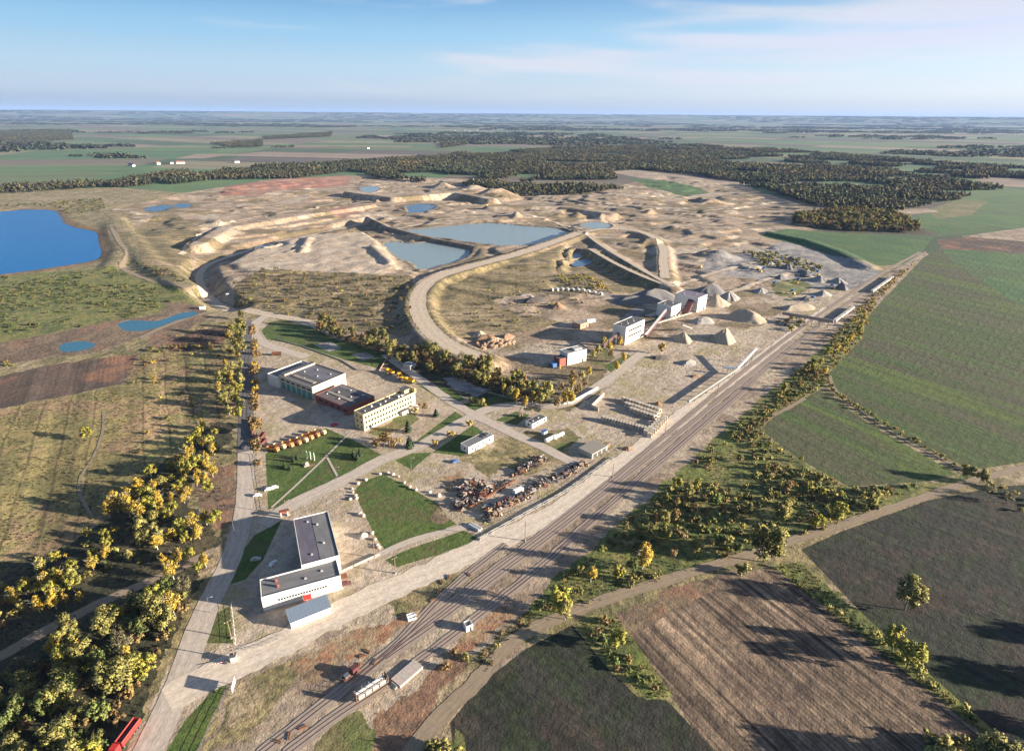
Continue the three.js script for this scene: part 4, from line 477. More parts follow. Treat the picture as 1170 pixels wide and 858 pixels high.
// ---------------------------------------------------------------- gravel heaps
const heapTex = noiseTexture(512, (u, v) => 0.45 + 0.6 * fbm(u * 60, v * 60, 5));
const heapM = [M(0.50, 0.41, 0.30, 1, { map: heapTex }), M(0.40, 0.37, 0.33, 1, { map: heapTex }), M(0.22, 0.205, 0.20, 1, { map: heapTex }), M(0.36, 0.22, 0.13, 1, { map: heapTex }), M(0.15, 0.125, 0.11, 1, { map: heapTex })];
function heapGeo(seed, r, h, sx, crag) {
  const N = 40, K = 16, pos = [], uv = [], ind = [], ra = rngOf(seed), ph = ra() * 50;
  for (let k = 0; k <= K; k++) for (let i = 0; i <= N; i++) {
    const a = i / N * 2 * Math.PI, c = Math.cos(a), s = Math.sin(a), e = k / K, wob = 1 + 1.0 * (fbm(c * 1.5 + ph, s * 1.5 + 7, 3) - 0.5) * e;
    const rr = r * e * wob, gull = crag * e * (1 - e) * 4 * (vn(a * 5 + ph, e * 1.5) - 0.5), y = h * (1 - e) * (1 + 0.45 * (vn(c * 1.1 + ph + 30, s * 1.1 + 11) - 0.5) * Math.min(1, e * 3)) + gull * Math.min(1, h / 9) + 0.35 * (vn(c * rr * 1.3 + ph, s * rr * 1.3) - 0.5) - 0.5 * e;
    const ridge = sx > 1.2 ? Math.sign(c) * (sx - 1) * r * Math.min(1, Math.abs(c) * 1.6) * Math.min(1, e * 4) : c * rr * (sx - 1);
    pos.push(c * rr + ridge, y, s * rr); uv.push((c * rr) / 16, (s * rr) / 16);
  }
  for (let k = 0; k < K; k++) for (let i = 0; i < N; i++) { const a = k * (N + 1) + i, b = a + N + 1; ind.push(a, a + 1, b, a + 1, b + 1, b); }
  const g = new THREE.BufferGeometry(); g.setAttribute('position', new THREE.Float32BufferAttribute(pos, 3)); g.setAttribute('uv', new THREE.Float32BufferAttribute(uv, 2)); g.setIndex(ind); g.computeVertexNormals(); return g;
}
let heapN = 0;
function heap(p, r, h, mi, label, sx = 1, yaw = 0, group = 'heaps of gravel and stone round the plant') { const [x, z] = p; r *= 0.76; h *= 0.84; const g = heapGeo(100 + heapN++ * 7, r, h, sx, 1.9), o = new THREE.Mesh(g, heapM[mi]); o.name = numbered('gravel_heap'); o.castShadow = o.receiveShadow = true; o.position.set(x, ground(x, z), z); o.rotation.y = yaw; scene.add(o); tag(o, label, 'gravel heap', group); return o; }
heap([[197.3,-520.4]][0], 15, 14, 0, 'tall pale gravel heap with twin peaks standing free in the yard', 1.25, 0.9);
heap([[158.3,-517.2]][0], 12, 10, 0, 'pale gravel heap under the grey stacker conveyor');
heap([[225,-635.7]][0], 19, 14, 0, 'bright sand-coloured heap against the white gable');
heap([[246.5,-656.8]][0], 17, 10, 1, 'grey ring-shaped heap beyond the white gable'); heap([[239.4,-583.6]][0], 19, 12, 0, 'long pale heap behind the twin-peaked one', 1.4, -0.6);
heap([[233.2,-682]][0], 22, 13, 2, 'dark grey heap behind the long pale block', 1.3, 0.3); heap([[161.3,-654.5]][0], 26, 14, 2, 'big dark heap beside the sorting block', 1.4, 0.1); heap([[135.4,-643.4]][0], 20, 8, 2, 'low dark heap at the haul road end', 1.5, 0.1);
heap([[191.8,-571.2]][0], 13, 7, 1, 'grey heap in front of the bright gable', 1.4, 0.3); heap([[295.1,-687.5]][0], 14, 6, 1, 'small flat grey heap by the grassy island'); heap([[309.9,-621.6]][0], 16, 6, 0, 'flat sandy heap near the conveyor bridge', 1.8, 0.2);
const greyHeaps = [[359.3,-824.1],[373.2,-798.9],[381.8,-770.2],[389.9,-743.4],[407.1,-864.2],[409.4,-800.1],[410.4,-735.3],[343.9,-750.8],[398,-702.1],[361.5,-674.4],[334.8,-655.7]]; greyHeaps.forEach((p, i) => heap(p, 9 + (i * 37 % 8), 5 + (i * 23 % 5), i % 3 ? 2 : 1, 'grey crushed-stone heap in the stockyard at the end of the tracks', 1 + (i % 3) * 0.2, i, 'grey stone heaps in the far stockyard'));
heap([[127.3,-473.4]][0], 8, 3.4, 4, 'dark debris heap with a yellow birch on it', 1.5, 0.3); heap([[148.3,-462]][0], 8, 3.2, 1, 'low heap of pale rubble next to the dark debris', 1.6, 0.6); heap([[146.5,-434.6]][0], 5, 2.2, 3, 'small reddish soil heap in the open yard', 1.4, 0.2);
const rockHeaps = [[-23.6,-515.5],[-16.1,-506.5],[-6,-520.6],[-30.8,-529.6]]; rockHeaps.forEach((p, i) => heap(p, 12 - i, 7 - i, i % 2 ? 0 : 3, ['brown stone heap at the foot of the haul embankment', 'steep tan heap at the end of the rubble row', 'tan heap beside the shaded plant road', 'low tan heap on the grass under the embankment'][i], 1.4, 0.5 * i));
heap([[105.2,-383.8]][0], 4, 3.4, 3, 'round orange-brown heap beside the concrete block rows'); heap([[-72.4,-235.4]][0], 3.4, 2.8, 1, 'pale gravel pile at the edge of the boulder-ringed lawn', 1.3, 0.8); heap([[72.2,-321]][0], 5, 2, 3, 'earth heap at the end of the fenced track', 1.2, 0.4);
heap([[25.5,-633.8]][0], 12, 5, 4, 'dark spoil heap in the scrub under the ridge', 1.6, 0.2); heap([[48.3,-614.9]][0], 9, 6, 3, 'brown spoil heap with a lit face near the slab row', 1.2, 0.9); heap([[14.2,-654]][0], 10, 4, 1, 'grey spoil heap with blue scrap beside it', 1.5, 0.1);
// ---------------------------------------------------------------- vehicles
const tyre = (p, x, y, z, r, w) => { const t = part('wheel', CYX, rubber, p, [x, y, z], null, [r, r, w]); part('rim', CYX, steel, t, null, null, [0.55, 0.55, 1.06]); return t; };
function dumpTruck(label, p, yaw, m, group, s = 1) {
  const t = thing('dump_truck', label, 'truck', p, yaw, group); t.scale.setScalar(s);
  bx('chassis', t, dark, 0, 0.75, 0, 7.4, 0.4, 1.2);
  const cs = new THREE.Shape([[0, 0], [2.1, 0], [2.1, 1.2], [1.7, 2.3], [0.1, 2.3]].map(([a, b]) => new THREE.Vector2(a, b)));
  part('cab', new THREE.ExtrudeGeometry(cs, { depth: 2.3, bevelEnabled: true, bevelSize: 0.06, bevelThickness: 0.06, bevelSegments: 1 }), m, t, [1.7, 0.8, -1.15]);
  bx('windscreen', t, glass, 3.72, 2.05, 0, 0.08, 0.8, 2); bx('bumper', t, dark, 3.95, 0.6, 0, 0.3, 0.5, 2.3);
  const hs = new THREE.Shape([[-4, 0.3], [1.3, 0], [1.4, 1.7], [-4.3, 1.5]].map(([a, b]) => new THREE.Vector2(a, b)));
  for (const q of [-1.25, 1.13]) part('bed_side', new THREE.ExtrudeGeometry(hs, { depth: 0.12, bevelEnabled: false }), m, t, [0, 1.3, q]);
  bx('bed_floor', t, rust, -1.4, 1.5, 0, 5.4, 0.15, 2.3); bx('bed_front', t, m, 1.35, 1.4, 0, 0.14, 1.6, 2.4); bx('tailgate', t, m, -4.1, 1.6, 0, 0.12, 1.1, 2.4);
  for (const x of [2.6, -1.8, -3.1]) for (const z of [-1.05, 1.05]) tyre(t, x, 0.55, z, 0.55, 0.36); return t;
}
const rowYaw = -18 * R;
[[-146,-315.1],[-143.1,-318.5],[-138.9,-320.5],[-135.1,-323.4],[-131.9,-326.7],[-129.5,-329.9],[-126.6,-333.3],[-123.6,-336.8]].forEach((p, i) => dumpTruck(i % 3 === 1 ? 'cream dump truck in the row along the lawn' : i % 3 ? 'pale orange dump truck in the row along the lawn' : 'deep orange dump truck in the row along the lawn', p, rowYaw, i % 3 === 1 ? M(0.7, 0.5, 0.28, 0.5) : i % 3 ? M(0.66, 0.30, 0.10, 0.5) : orange, 'dump trucks parked along the lawn'));
[[[[-97.8,-435.2]][0], 2.4, 'big yellow quarry truck parked at the corner of the oval lawn'], [[[-87.9,-426.7]][0], 2.0, 'yellow quarry truck standing between its two neighbours'], [[[-79.7,-418.6]][0], 2.6, 'yellow quarry truck parked nearest the grey hut']].forEach(([p, y, l]) => dumpTruck(l, p, y, yellow, 'quarry trucks by the oval lawn', 1.15));
dumpTruck('dark red truck facing the asphalt road by the hedge', [[-159.1,-330.5]][0], 1.5, maroon, 'trucks by the asphalt road'); dumpTruck('maroon truck parked behind another dark red truck', [[-155.6,-322.9]][0], 1.4, maroon, 'trucks by the asphalt road'); dumpTruck('brown truck standing alone in front of the workshop annex', [[-201.5,-472.6]][0], 3.2, rust);
{ // open red tipper lorry on the concrete road
  const a = [[-125.6,-136.7]][0], b = [[-126.9,-125.9]][0], yaw = Math.atan2(-(b[1] - a[1]), b[0] - a[0]), t = thing('tipper_lorry', 'red articulated tipper lorry with an open dark body on the concrete road', 'lorry', a, yaw);
  bx('chassis', t, dark, 5, 0.9, 0, 10.4, 0.35, 1); bx('body_side', t, redPaint, 4.2, 1.25, -1.22, 8.6, 1.9, 0.1); bx('body_side', t, redPaint, 4.2, 1.25, 1.22, 8.6, 1.9, 0.1); bx('tailgate', t, redPaint, -0.1, 1.25, 0, 0.1, 1.9, 2.5); bx('body_front', t, redPaint, 8.5, 1.25, 0, 0.1, 2, 2.5); bx('body_floor', t, dark, 4.2, 1.25, 0, 8.6, 0.15, 2.35); bx('load', t, M(0.06, 0.05, 0.05, 1), 4.2, 1.4, 0, 8.4, 0.8, 2.3);
  for (const z of [-1.17, 1.17]) bx('top_rail', t, M(0.6, 0.12, 0.1, 0.5), 4.2, 3.15, z, 8.7, 0.12, 0.2);
  const cs = new THREE.Shape([[0, 0], [2.2, 0], [2.2, 1.3], [1.9, 2.7], [0, 2.8]].map(([u, v]) => new THREE.Vector2(u, v))); part('cab', new THREE.ExtrudeGeometry(cs, { depth: 2.3, bevelSize: 0.06, bevelThickness: 0.06, bevelSegments: 1 }), redPaint, t, [9.3, 0.8, -1.15]); bx('windscreen', t, glass, 11.45, 2.1, 0, 0.1, 0.9, 2.1);
  for (const x of [0.9, 2.2, 3.5, 8, 10.6]) for (const z of [-1.05, 1.05]) tyre(t, x, 0.52, z, 0.52, 0.36);
}
function car(label, p, yaw, m, group) {
  const t = thing('car', label, 'car', p, yaw, group), prof = new THREE.Shape([[-2.1, 0.3], [2.1, 0.3], [2.15, 0.75], [1.2, 0.95], [0.6, 1.45], [-1.1, 1.5], [-1.8, 1.0], [-2.15, 0.9]].map(([a, b]) => new THREE.Vector2(a, b)));
  part('body', new THREE.ExtrudeGeometry(prof, { depth: 1.55, bevelEnabled: true, bevelSize: 0.08, bevelThickness: 0.08, bevelSegments: 2 }), m, t, [0, 0, -0.78]);
  bx('windscreen', t, glass, 0.95, 1.0, 0, 0.06, 0.55, 1.4).rotation.z = 0.9; bx('side_window', t, glass, -0.25, 1.02, 0.87, 1.5, 0.36, 0.03); bx('side_window', t, glass, -0.25, 1.02, -0.87, 1.5, 0.36, 0.03);
  for (const x of [1.3, -1.3]) for (const z of [-0.76, 0.76]) tyre(t, x, 0.33, z, 0.33, 0.24); return t;
}
car('white car parked on the concrete road beside the lawn hedge', [[-137.2,-268.2]][0], 0.2, whiteP); car('red car parked in the shade before the office', [[-117.8,-348.7]][0], 0.6, redPaint); car('red car standing between depot and shed', [-76.8, -186.2], 24 * R, redPaint); car('dark car driving on the shaded asphalt road', [[-165.2,-318.5]][0], 1.57, dark); car('white car on the grass inside the lawn fence', [[-133.3,-274]][0], 0.4, whiteP); car('silver car at the pump house verge', [[-61.6,-414]][0], -0.4, steel); car('small white car beside another on the lawn edge', [[-131,-275.7]][0], 0.4, whiteP); car('white car in the shaded depot court', [[-109.1,-215.2]][0], 1.2, whiteP); car('light car waiting in the court by the depot wing', [[-118.2,-218]][0], 0.3, palegrey); car('dark red car parked near the depot wing corner', [[-72.5,-202.8]][0], 0.4, maroon); car('blue car parked by the white garage wall', [[-33.5,-304.2]][0], 0.6, blueP);

// ---------------------------------------------------------------- freight wagons on the tracks
function wagon(label, p, yaw, m, group, L = 12.5) {
  const t = thing('freight_wagon', label, 'wagon', p, yaw, group), hs = new THREE.Shape([[-1.5, 0], [1.5, 0], [1.6, 2.6], [-1.6, 2.6]].map(([a, b]) => new THREE.Vector2(a, b)));
  t.scale.y = 0.8; part('hopper', new THREE.ExtrudeGeometry(hs, { depth: L - 0.8, bevelEnabled: false }).rotateY(Math.PI / 2).translate(-(L - 0.8) / 2, 1.2, 0), m, t); bx('load', t, M(0.42, 0.38, 0.33, 1), 0, 3.75, 0, L - 1.4, 0.25, 2.7); bx('underframe', t, dark, 0, 0.95, 0, L, 0.3, 2.2);
  for (let i = 0; i < 6; i++) for (const s of [-1, 1]) bx('rib', t, m, -L / 2 + 1.4 + i * (L - 2.8) / 5, 1.25, s * 1.62, 0.14, 2.5, 0.14);
  for (const x of [-L / 2 + 1.4, -L / 2 + 3.2, L / 2 - 3.2, L / 2 - 1.4]) for (const z of [-0.8, 0.8]) tyre(t, x, 0.75, z, 0.46, 0.16); return t;
}
function train(a, b, n, m, label, group) { const yaw = Math.atan2(-(b[1] - a[1]), b[0] - a[0]); for (let i = 0; i < n; i++) wagon(label, [mix(a[0], b[0], (i + 0.5) / n), mix(a[1], b[1], (i + 0.5) / n)], yaw, m, group, Math.hypot(b[0] - a[0], b[1] - a[1]) / n - 0.6); }
train(...[[324.2,-571.6],[368.8,-620]], 4, M(0.5, 0.47, 0.43, 0.8), 'pale hopper wagon coupled in the short rake past the conveyor bridge', 'pale wagons past the bridge'); train(...[[423.7,-683.6],[490.3,-755.3]], 5, M(0.5, 0.47, 0.43, 0.8), 'pale hopper wagon in the farther rake near the fields', 'pale wagons near the fields');
{ const [a, b] = [[-54.3,-145.5],[-44.8,-154]], yaw = Math.atan2(-(b[1] - a[1]), b[0] - a[0]), L = Math.hypot(b[0] - a[0], b[1] - a[1]), t = thing('stake_wagon', 'flat wagon with tall stakes and stacked white beams on the outer track', 'wagon', a, yaw);
  bx('deck', t, wood, L / 2, 1.25, 0, L, 0.3, 2.9); bx('underframe', t, dark, L / 2, 0.9, 0, L, 0.34, 1.6); for (let k = 0; k < 4; k++) bx('beam', t, k % 2 ? M(0.62, 0.52, 0.4, 0.9) : whiteP, L / 2, 1.57 + (k >> 1) * 0.75, (k % 2 - 0.5) * 1.5, L - 1 - k * 0.4, 0.6, 0.9);
  for (let i = 0; i < 5; i++) for (const s of [-1, 1]) bx('stake', t, steel, 0.8 + i * (L - 1.6) / 4, 1.3, s * 1.42, 0.2, 2.7, 0.2); for (const s of [0.1, L - 0.1]) { bx('end_wall', t, wood, s, 1.5, 0, 0.2, 3, 2.7); }
  for (const x of [1.4, 3, L - 3, L - 1.4]) for (const z of [-0.8, 0.8]) tyre(t, x, 0.75, z, 0.46, 0.16); }
{ const [a, b] = [[-60.8,-153.9],[-55.7,-159.5]], yaw = Math.atan2(-(b[1] - a[1]), b[0] - a[0]), t = thing('rail_trolley', 'dark maintenance trolley on the siding shaded by the stake wagon', 'trolley', a, yaw); bx('deck', t, rust, 3.4, 1, 0, 7, 0.3, 2.6); bx('cabin', t, maroon, 5, 1.3, 0, 2.6, 2, 2.3); bx('windscreen', t, glass, 6.34, 2.2, 0, 0.05, 0.8, 2); bx('crate', t, steel, 1.6, 1.3, 0, 2, 0.8, 1.8); for (const x of [1, 6]) for (const z of [-0.8, 0.8]) tyre(t, x, 0.72, z, 0.45, 0.16); }
{ const t = thing('track_hut', 'small white roofless concrete box beside the outer track', 'hut', [[-16.9,-178.9]][0], 0.5); for (const [x, z, w, d] of [[0, 1.35, 3, 0.25], [0, -1.35, 3, 0.25], [1.37, 0, 0.25, 2.45], [-1.37, 0, 0.25, 2.45]]) part('wall', boxM(w, 3.1, d), white, t, [x, -0.1, z]); bx('floor', t, dark, 0, 0.3, 0, 2.5, 0.2, 2.45); bx('door', t, dark, 0.4, 0, 1.49, 0.9, 2, 0.06); }
{ const [a, b] = [[-41.5,-152.9],[-35,-160.9]], yaw = Math.atan2(-(b[1] - a[1]), b[0] - a[0]), t = thing('loading_platform', 'cracked pinkish concrete platform at the end of the stake wagon', 'platform', a, yaw); for (let i = 0; i < 4; i++) part('slab', boxM(2.75, 1.1, 5), M(0.58 - 0.04 * (i % 2), 0.47, 0.40, 0.95, { map: stainT }), t, [1.4 + i * 2.8, -0.1, 0.04 * i]); for (let i = 0; i < 3; i++) bx('step', t, concrete, -0.4 - i * 0.5, -0.1, 0, 0.5, 0.9 - i * 0.25, 3); }
{ const t = thing('concrete_trough', 'pair of white concrete troughs lying on the reddish ground', 'trough', [[-40.7,-184.2]][0], 0.4); for (const z of [-0.9, 0.9]) { bx('trough', t, whiteP, 0, 0, z, 3.4, 0.2, 1.3); for (const s of [-0.6, 0.6]) bx('trough_side', t, whiteP, 0, 0.2, z + s, 3.4, 0.9, 0.12); for (const s of [-1.64, 1.64]) bx('trough_end', t, whiteP, s, 0.2, z, 0.12, 0.9, 1.08); } }
const strewn = rngOf(5);
[[-30.3,-204.3],[-27.9,-207.6],[-18.6,-209.3],[-31.6,-199],[-33.2,-193.9],[-56.4,-165],[-54.8,-167.1],[-51.1,-162.3],[-56.6,-160.3],[-73.3,-132.8],[-76.1,-130.9],[-69.9,-135.9]].forEach((p, i) => { const t = thing('timber_stack', ['short stack of dark sleepers dropped beside the rail siding', 'loose old sleepers lying by the track in rusty soil'][i < 6 ? 0 : 1], 'timber', p, strewn() * 3, i < 6 ? 'sleeper stacks along the siding' : 'loose sleepers by the lower tracks'); for (let k = 0; k < 4; k++) bx('sleeper', t, k % 2 ? rust : wood, 0.1 * k, (k >> 1) * 0.24, (k % 2) * 0.5 - 0.25, 2.8, 0.24, 0.32, 0.15 * (strewn() - 0.5)); });

// ---------------------------------------------------------------- concrete block rows
const blockM = [M(0.62, 0.53, 0.40, 0.95, { map: stainT }), M(0.54, 0.46, 0.36, 0.95, { map: stainT }), M(0.66, 0.58, 0.47, 0.95, { map: stainT })];
const ringG = (() => { const s = new THREE.Shape([[-1.4, 0], [1.4, 0], [1.4, 3.1], [-1.4, 3.1]].map(([a, b]) => new THREE.Vector2(a, b))); const h = new THREE.Path(); h.absarc(0, 1.6, 0.95, 0, Math.PI * 2, true); s.holes.push(h); return new THREE.ExtrudeGeometry(s, { depth: 2.9, bevelEnabled: false, curveSegments: 8 }).translate(0, 0, -1.45); })();
const tagRow = ['hollow concrete block in the upper double row', 'hollow concrete block in the short row under the double row', 'hollow concrete block in the long lower row', 'concrete block in the stack closing the rows', 'hollow concrete block in the second line of the upper double row'];
function blockRow(p, n, row, yaw) { const [a, b] = p; for (let i = 0; i < n; i++) { const o = new THREE.Mesh(ringG, blockM[(i * 7 + row) % 3]), x = mix(a[0], b[0], i / (n - 1)), z = mix(a[1], b[1], i / (n - 1)); o.name = numbered('concrete_block'); o.castShadow = o.receiveShadow = true; o.position.set(x + 0.4 * (strewn() - 0.5), 0, z + 0.4 * (strewn() - 0.5)); o.rotation.y = yaw + 0.08 * (strewn() - 0.5); scene.add(o); tag(o, tagRow[row], 'concrete block', 'hollow concrete blocks in rows, ' + ['upper', 'short', 'lower', 'closing', 'second'][row]); } }
blockRow([[81.6,-389.1],[103.1,-371.4]], 12, 0, 0.5); blockRow([[82,-380.6],[100.5,-365.5]], 11, 4, 0.5); blockRow([[84.3,-372.5],[97.3,-361.5]], 8, 1, 0.5); blockRow([[62.8,-359.1],[87.9,-344.7]], 15, 2, 0.5); blockRow([[87.5,-340.1],[99.9,-354.6]], 7, 3, 1.2); blockRow([[89.1,-336.6],[104.7,-359.7]], 9, 3, 1.2);
function wall(label, p, h, w, m, name = 'low_wall', cat = 'wall') { const t = thing(name, label, cat, p[0], 0, null, 0); for (let i = 1; i < p.length; i++) { const [a, b] = [p[i - 1], p[i]], L = Math.hypot(b[0] - a[0], b[1] - a[1]), yaw = Math.atan2(-(b[1] - a[1]), b[0] - a[0]), n = Math.max(1, Math.round(L / 6)); for (let k = 0; k < n; k++) { const f = (k + 0.5) / n; part('panel', boxM(L / n - 0.06, h, w), m, t, [mix(a[0], b[0], f) - p[0][0], -0.1, mix(a[1], b[1], f) - p[0][1]], [0, yaw, 0]); } } return t; }
wall('white concrete wall along the wooded corner of the road', [[37.2,-382.7],[42.3,-384.2],[65.2,-410]], 1.8, 0.5, white); wall('sandy retaining wall stepping round the block yard', [[68.1,-397.7],[56.6,-377.4],[60.9,-372.1]], 2.8, 0.6, blockM[1]); wall('pale kerb wall along the edge of the oval lawn', [[-215.6,-511.2],[-186.8,-493.9],[-143.3,-461.9],[-125.2,-441.7],[-107.5,-438.5]], 0.9, 0.35, concrete); wall('red and white barrier wall closing the oval lawn', [[-107.2,-436.7],[-106.4,-464.6]], 0.9, 0.4, M(0.6, 0.36, 0.3, 0.9, { map: stainT })); wall('low brick wall between the asphalt road and the yard', [[-175.2,-355.2],[-165.6,-331.6]], 2, 0.4, brickRed); wall('concrete kerb wall beside the depot yard entrance', [[-77.1,-209.8],[-66.4,-218.6],[-61.5,-222.2]], 1.2, 0.4, concrete);

// ---------------------------------------------------------------- boulders round the lawn
const rockG = [1, 2, 3].map((s) => { const g = new THREE.IcosahedronGeometry(1, 2), p = g.attributes.position, v = new THREE.Vector3(); for (let i = 0; i < p.count; i++) { v.fromBufferAttribute(p, i); const k = 0.75 + 0.5 * fbm(v.x * 1.4 + s * 20 + 5, v.y * 1.4 + v.z * 1.7 + 9, 3); p.setXYZ(i, v.x * k, v.y * k * 0.85, v.z * k); } g.computeVertexNormals(); return g; });
const rockM = [M(0.66, 0.57, 0.46, 0.95, { map: stainT }), M(0.58, 0.46, 0.36, 0.95, { map: stainT })];
[[-75.6,-290.4],[-71.2,-291.4],[-67.9,-289.6],[-64.5,-287.9],[-60,-281.7],[-56.4,-277.5],[-52.6,-275],[-82.2,-284.1],[-85.8,-280.5],[-87.9,-275.4],[-86.6,-272.1],[-84.4,-268.9],[-83.3,-266.5],[-86.4,-265.6],[-78.2,-252.8],[-76.1,-251.3],[-68.5,-237.4],[-66.2,-232.9],[-64.1,-229],[-62.9,-227.1],[-44.6,-272.7],[-39.4,-269.5]].forEach((p, i) => { const r = 0.7 + 0.45 * hash(i, 3), o = new THREE.Mesh(rockG[i % 3], rockM[i % 2]); o.name = numbered('boulder'); o.castShadow = o.receiveShadow = true; o.position.set(p[0], r * 0.55, p[1]); o.scale.setScalar(i === 21 ? 1.5 : r); o.rotation.y = i; scene.add(o); tag(o, i === 21 ? 'large round boulder alone on bare ground past the lawn' : i < 7 || i === 20 ? 'pale boulder edging the lawn towards the scrap yard' : 'pale boulder edging the lawn along the concrete road', 'boulder', i === 21 ? undefined : i < 7 || i === 20 ? 'boulders on the scrap yard edge of the lawn' : 'boulders on the road edge of the lawn'); });

// quarried blocks tipped at the foot of the embankment
const rubbleM = [M(0.36, 0.25, 0.165, 0.95, { map: speckT }), M(0.27, 0.18, 0.12, 0.95, { map: speckT })];
{ const t = thing('rubble_pile', 'long pile of tipped pale brown stone blocks under the haul embankment', 'rubble pile', [[-15.2,-502]][0], 0.5), r = rngOf(66); for (let i = 0; i < 90; i++) { const x = (r() - 0.5) * 34, z = (r() - 0.5) * 13, h = 5.5 * (1 - Math.abs(x) / 20) * (1 - Math.abs(z) / 8), k = 1 + 1.5 * r(); const o = part('stone', rockG[i % 3], rubbleM[i % 2], t, [x, h * (0.3 + 0.6 * r()), z], [r() * 3, r() * 3, 0], [k * 1.5, k * 0.8, k]); } }
// ---------------------------------------------------------------- scrap yard
const scrapM = [rust, M(0.14, 0.05, 0.04, 0.9), M(0.16, 0.15, 0.145, 0.7), dark, M(0.24, 0.16, 0.11, 0.9), M(0.36, 0.26, 0.14, 0.8), M(0.40, 0.36, 0.32, 0.7), M(0.09, 0.095, 0.11, 0.7)];
function scrap(label, p, yaw, L, W, h, n, seed) {
  const t = thing('scrap_heap', label, 'scrap heap', p, yaw, 'heaps of scrap metal in the fenced yard'), r = rngOf(seed);
  for (let i = 0; i < n; i++) {
    const x = (r() - 0.5) * L, z = (r() - 0.5) * W, top = h * (1 - (2 * x / L) ** 2 * 0.6) * (1 - (2 * z / W) ** 2 * 0.6), y = r() * top, m = scrapM[Math.floor(r() * 8)], k = r();
    if (k < 0.42) { const o = bx('beam', t, m, x, y, z, 2 + 3 * r(), 0.25 + 0.2 * r(), 0.25 + 0.2 * r(), r() * 3); o.rotation.z = (r() - 0.5) * 0.7; } else if (k < 0.7) { const o = bx('plate', t, m, x, y, z, 1 + 2 * r(), 0.12 + 0.4 * r(), 1 + 1.5 * r(), r() * 3); o.rotation.x = (r() - 0.5) * 0.9; } else if (k < 0.85) part('drum', CY, m, t, [x, y, z], [r() * 1.5, r() * 3, 0], [0.5, 1.2, 0.5]); else { const o = part('old_tyre', CYX, rubber, t, [x, y + 0.4, z], [r() * 1.5, r() * 3, 0], [0.8, 0.8, 0.4]); }
  }
  return t;
}
const sy = 40 * R;
const scrapSpots = [[-22.5,-278],[-26.4,-261.7],[-14.9,-273],[9.1,-298.1],[15.6,-304.9],[-4.1,-261.2],[3.3,-266.8],[-9.4,-252.2],[18.7,-281.9],[33.4,-293.8],[0.1,-264.4],[7.7,-270.9],[-18.3,-265.7],[-6.8,-279],[24.9,-286.4],[11.6,-275.9],[-24.7,-270.5],[-12.8,-257.3],[40.2,-300.4],[5,-293.4]];
[['dense rusty scrap heap with tyres at the head of the yard', 15, 10, 3.6, 80], ['yellow-brown scrap heap in the yard corner by the lawn', 9, 9, 3.2, 60], ['scrap heap beside the long rusty girder', 13, 6, 3, 60], ['long scrap row with pale bars near the diagonal road', 15, 6, 3, 65], ['scrap heap topped with white drums by the diagonal road', 11, 6, 3, 50], ['row of old machines and plates along the yard fence', 16, 7, 2.8, 65], ['grey scrap strewn in the middle of the yard fence row', 12, 6, 2, 45], ['scrap heap with tan sheets at the yard gate', 10, 6, 2.8, 45], ['low dark scrap heap behind the white container', 11, 5, 2.4, 45], ['small scrap heap at the far end of the fence', 12, 6, 2, 40], ['rusty machine parts lined along the fence row', 12, 5, 2.4, 45], ['plates and drums piled behind the white container end', 11, 5, 2.2, 40], ['low rusty heap between the corner heap and the girder', 9, 5, 2.4, 40], ['thin scatter of pipes and plates on the bare yard', 12, 6, 1.4, 26], ['old tyres and bars near the yard road', 9, 5, 2, 36], ['grey plates heaped beside the container', 8, 5, 2, 34], ['heap of beams at the lawn end of the yard', 8, 5, 2.4, 36], ['mixed rusty scrap in front of the pipe bundle', 8, 5, 2.2, 36], ['scrap thrown against the far fence corner', 9, 5, 1.8, 30], ['long thin scrap row below the diagonal road', 12, 4, 2.2, 40]].forEach(([l, L, W, h, n], i) => scrap(l, scrapSpots[i], sy, L, W, h, n, 300 + i));
{ const [a, b] = [[-22,-258.7],[2.4,-285.2]], yaw = Math.atan2(-(b[1] - a[1]), b[0] - a[0]), L = Math.hypot(b[0] - a[0], b[1] - a[1]), t = thing('long_girder', 'long rusty girder lying through the scrap yard', 'girder', a, yaw); bx('flange', t, rust, L / 2, 0.1, 0, L, 0.15, 0.9); bx('web', t, rust, L / 2, 0.25, 0, L, 0.7, 0.15); bx('flange', t, rust, L / 2, 0.95, 0, L, 0.15, 0.9); }
{ const t = thing('pipe_bundle', 'bundle of pale pipes stacked beside the footpath', 'pipes', [[-17.9,-242.8]][0], -0.7, null); for (let i = 0; i < 7; i++) part('pipe', new THREE.CylinderGeometry(0.35, 0.35, 7, 10).rotateZ(Math.PI / 2), i % 2 ? palegrey : whiteP, t, [0.2 * (i % 3), 0.36 + (i > 3 ? 0.62 : 0), (i % 4) * 0.85 - 1.2 + (i > 3 ? 0.4 : 0)]); }
{ const t = thing('shipping_container', 'white container standing inside the scrap yard', 'container', [[3.9,-273.3]][0], sy); bx('box', t, whiteP, 0, 0.15, 0, 6, 2.5, 2.4); for (let i = 0; i < 14; i++) bx('rib', t, whiteP, -2.8 + i * 0.43, 0.2, 1.23, 0.16, 2.3, 0.06); for (const x of [-2.8, 2.8]) bx('skid', t, dark, x, 0, 0, 0.2, 0.16, 2.4); bx('door', t, palegrey, 3.03, 0.3, 0, 0.06, 2.2, 2.2); }
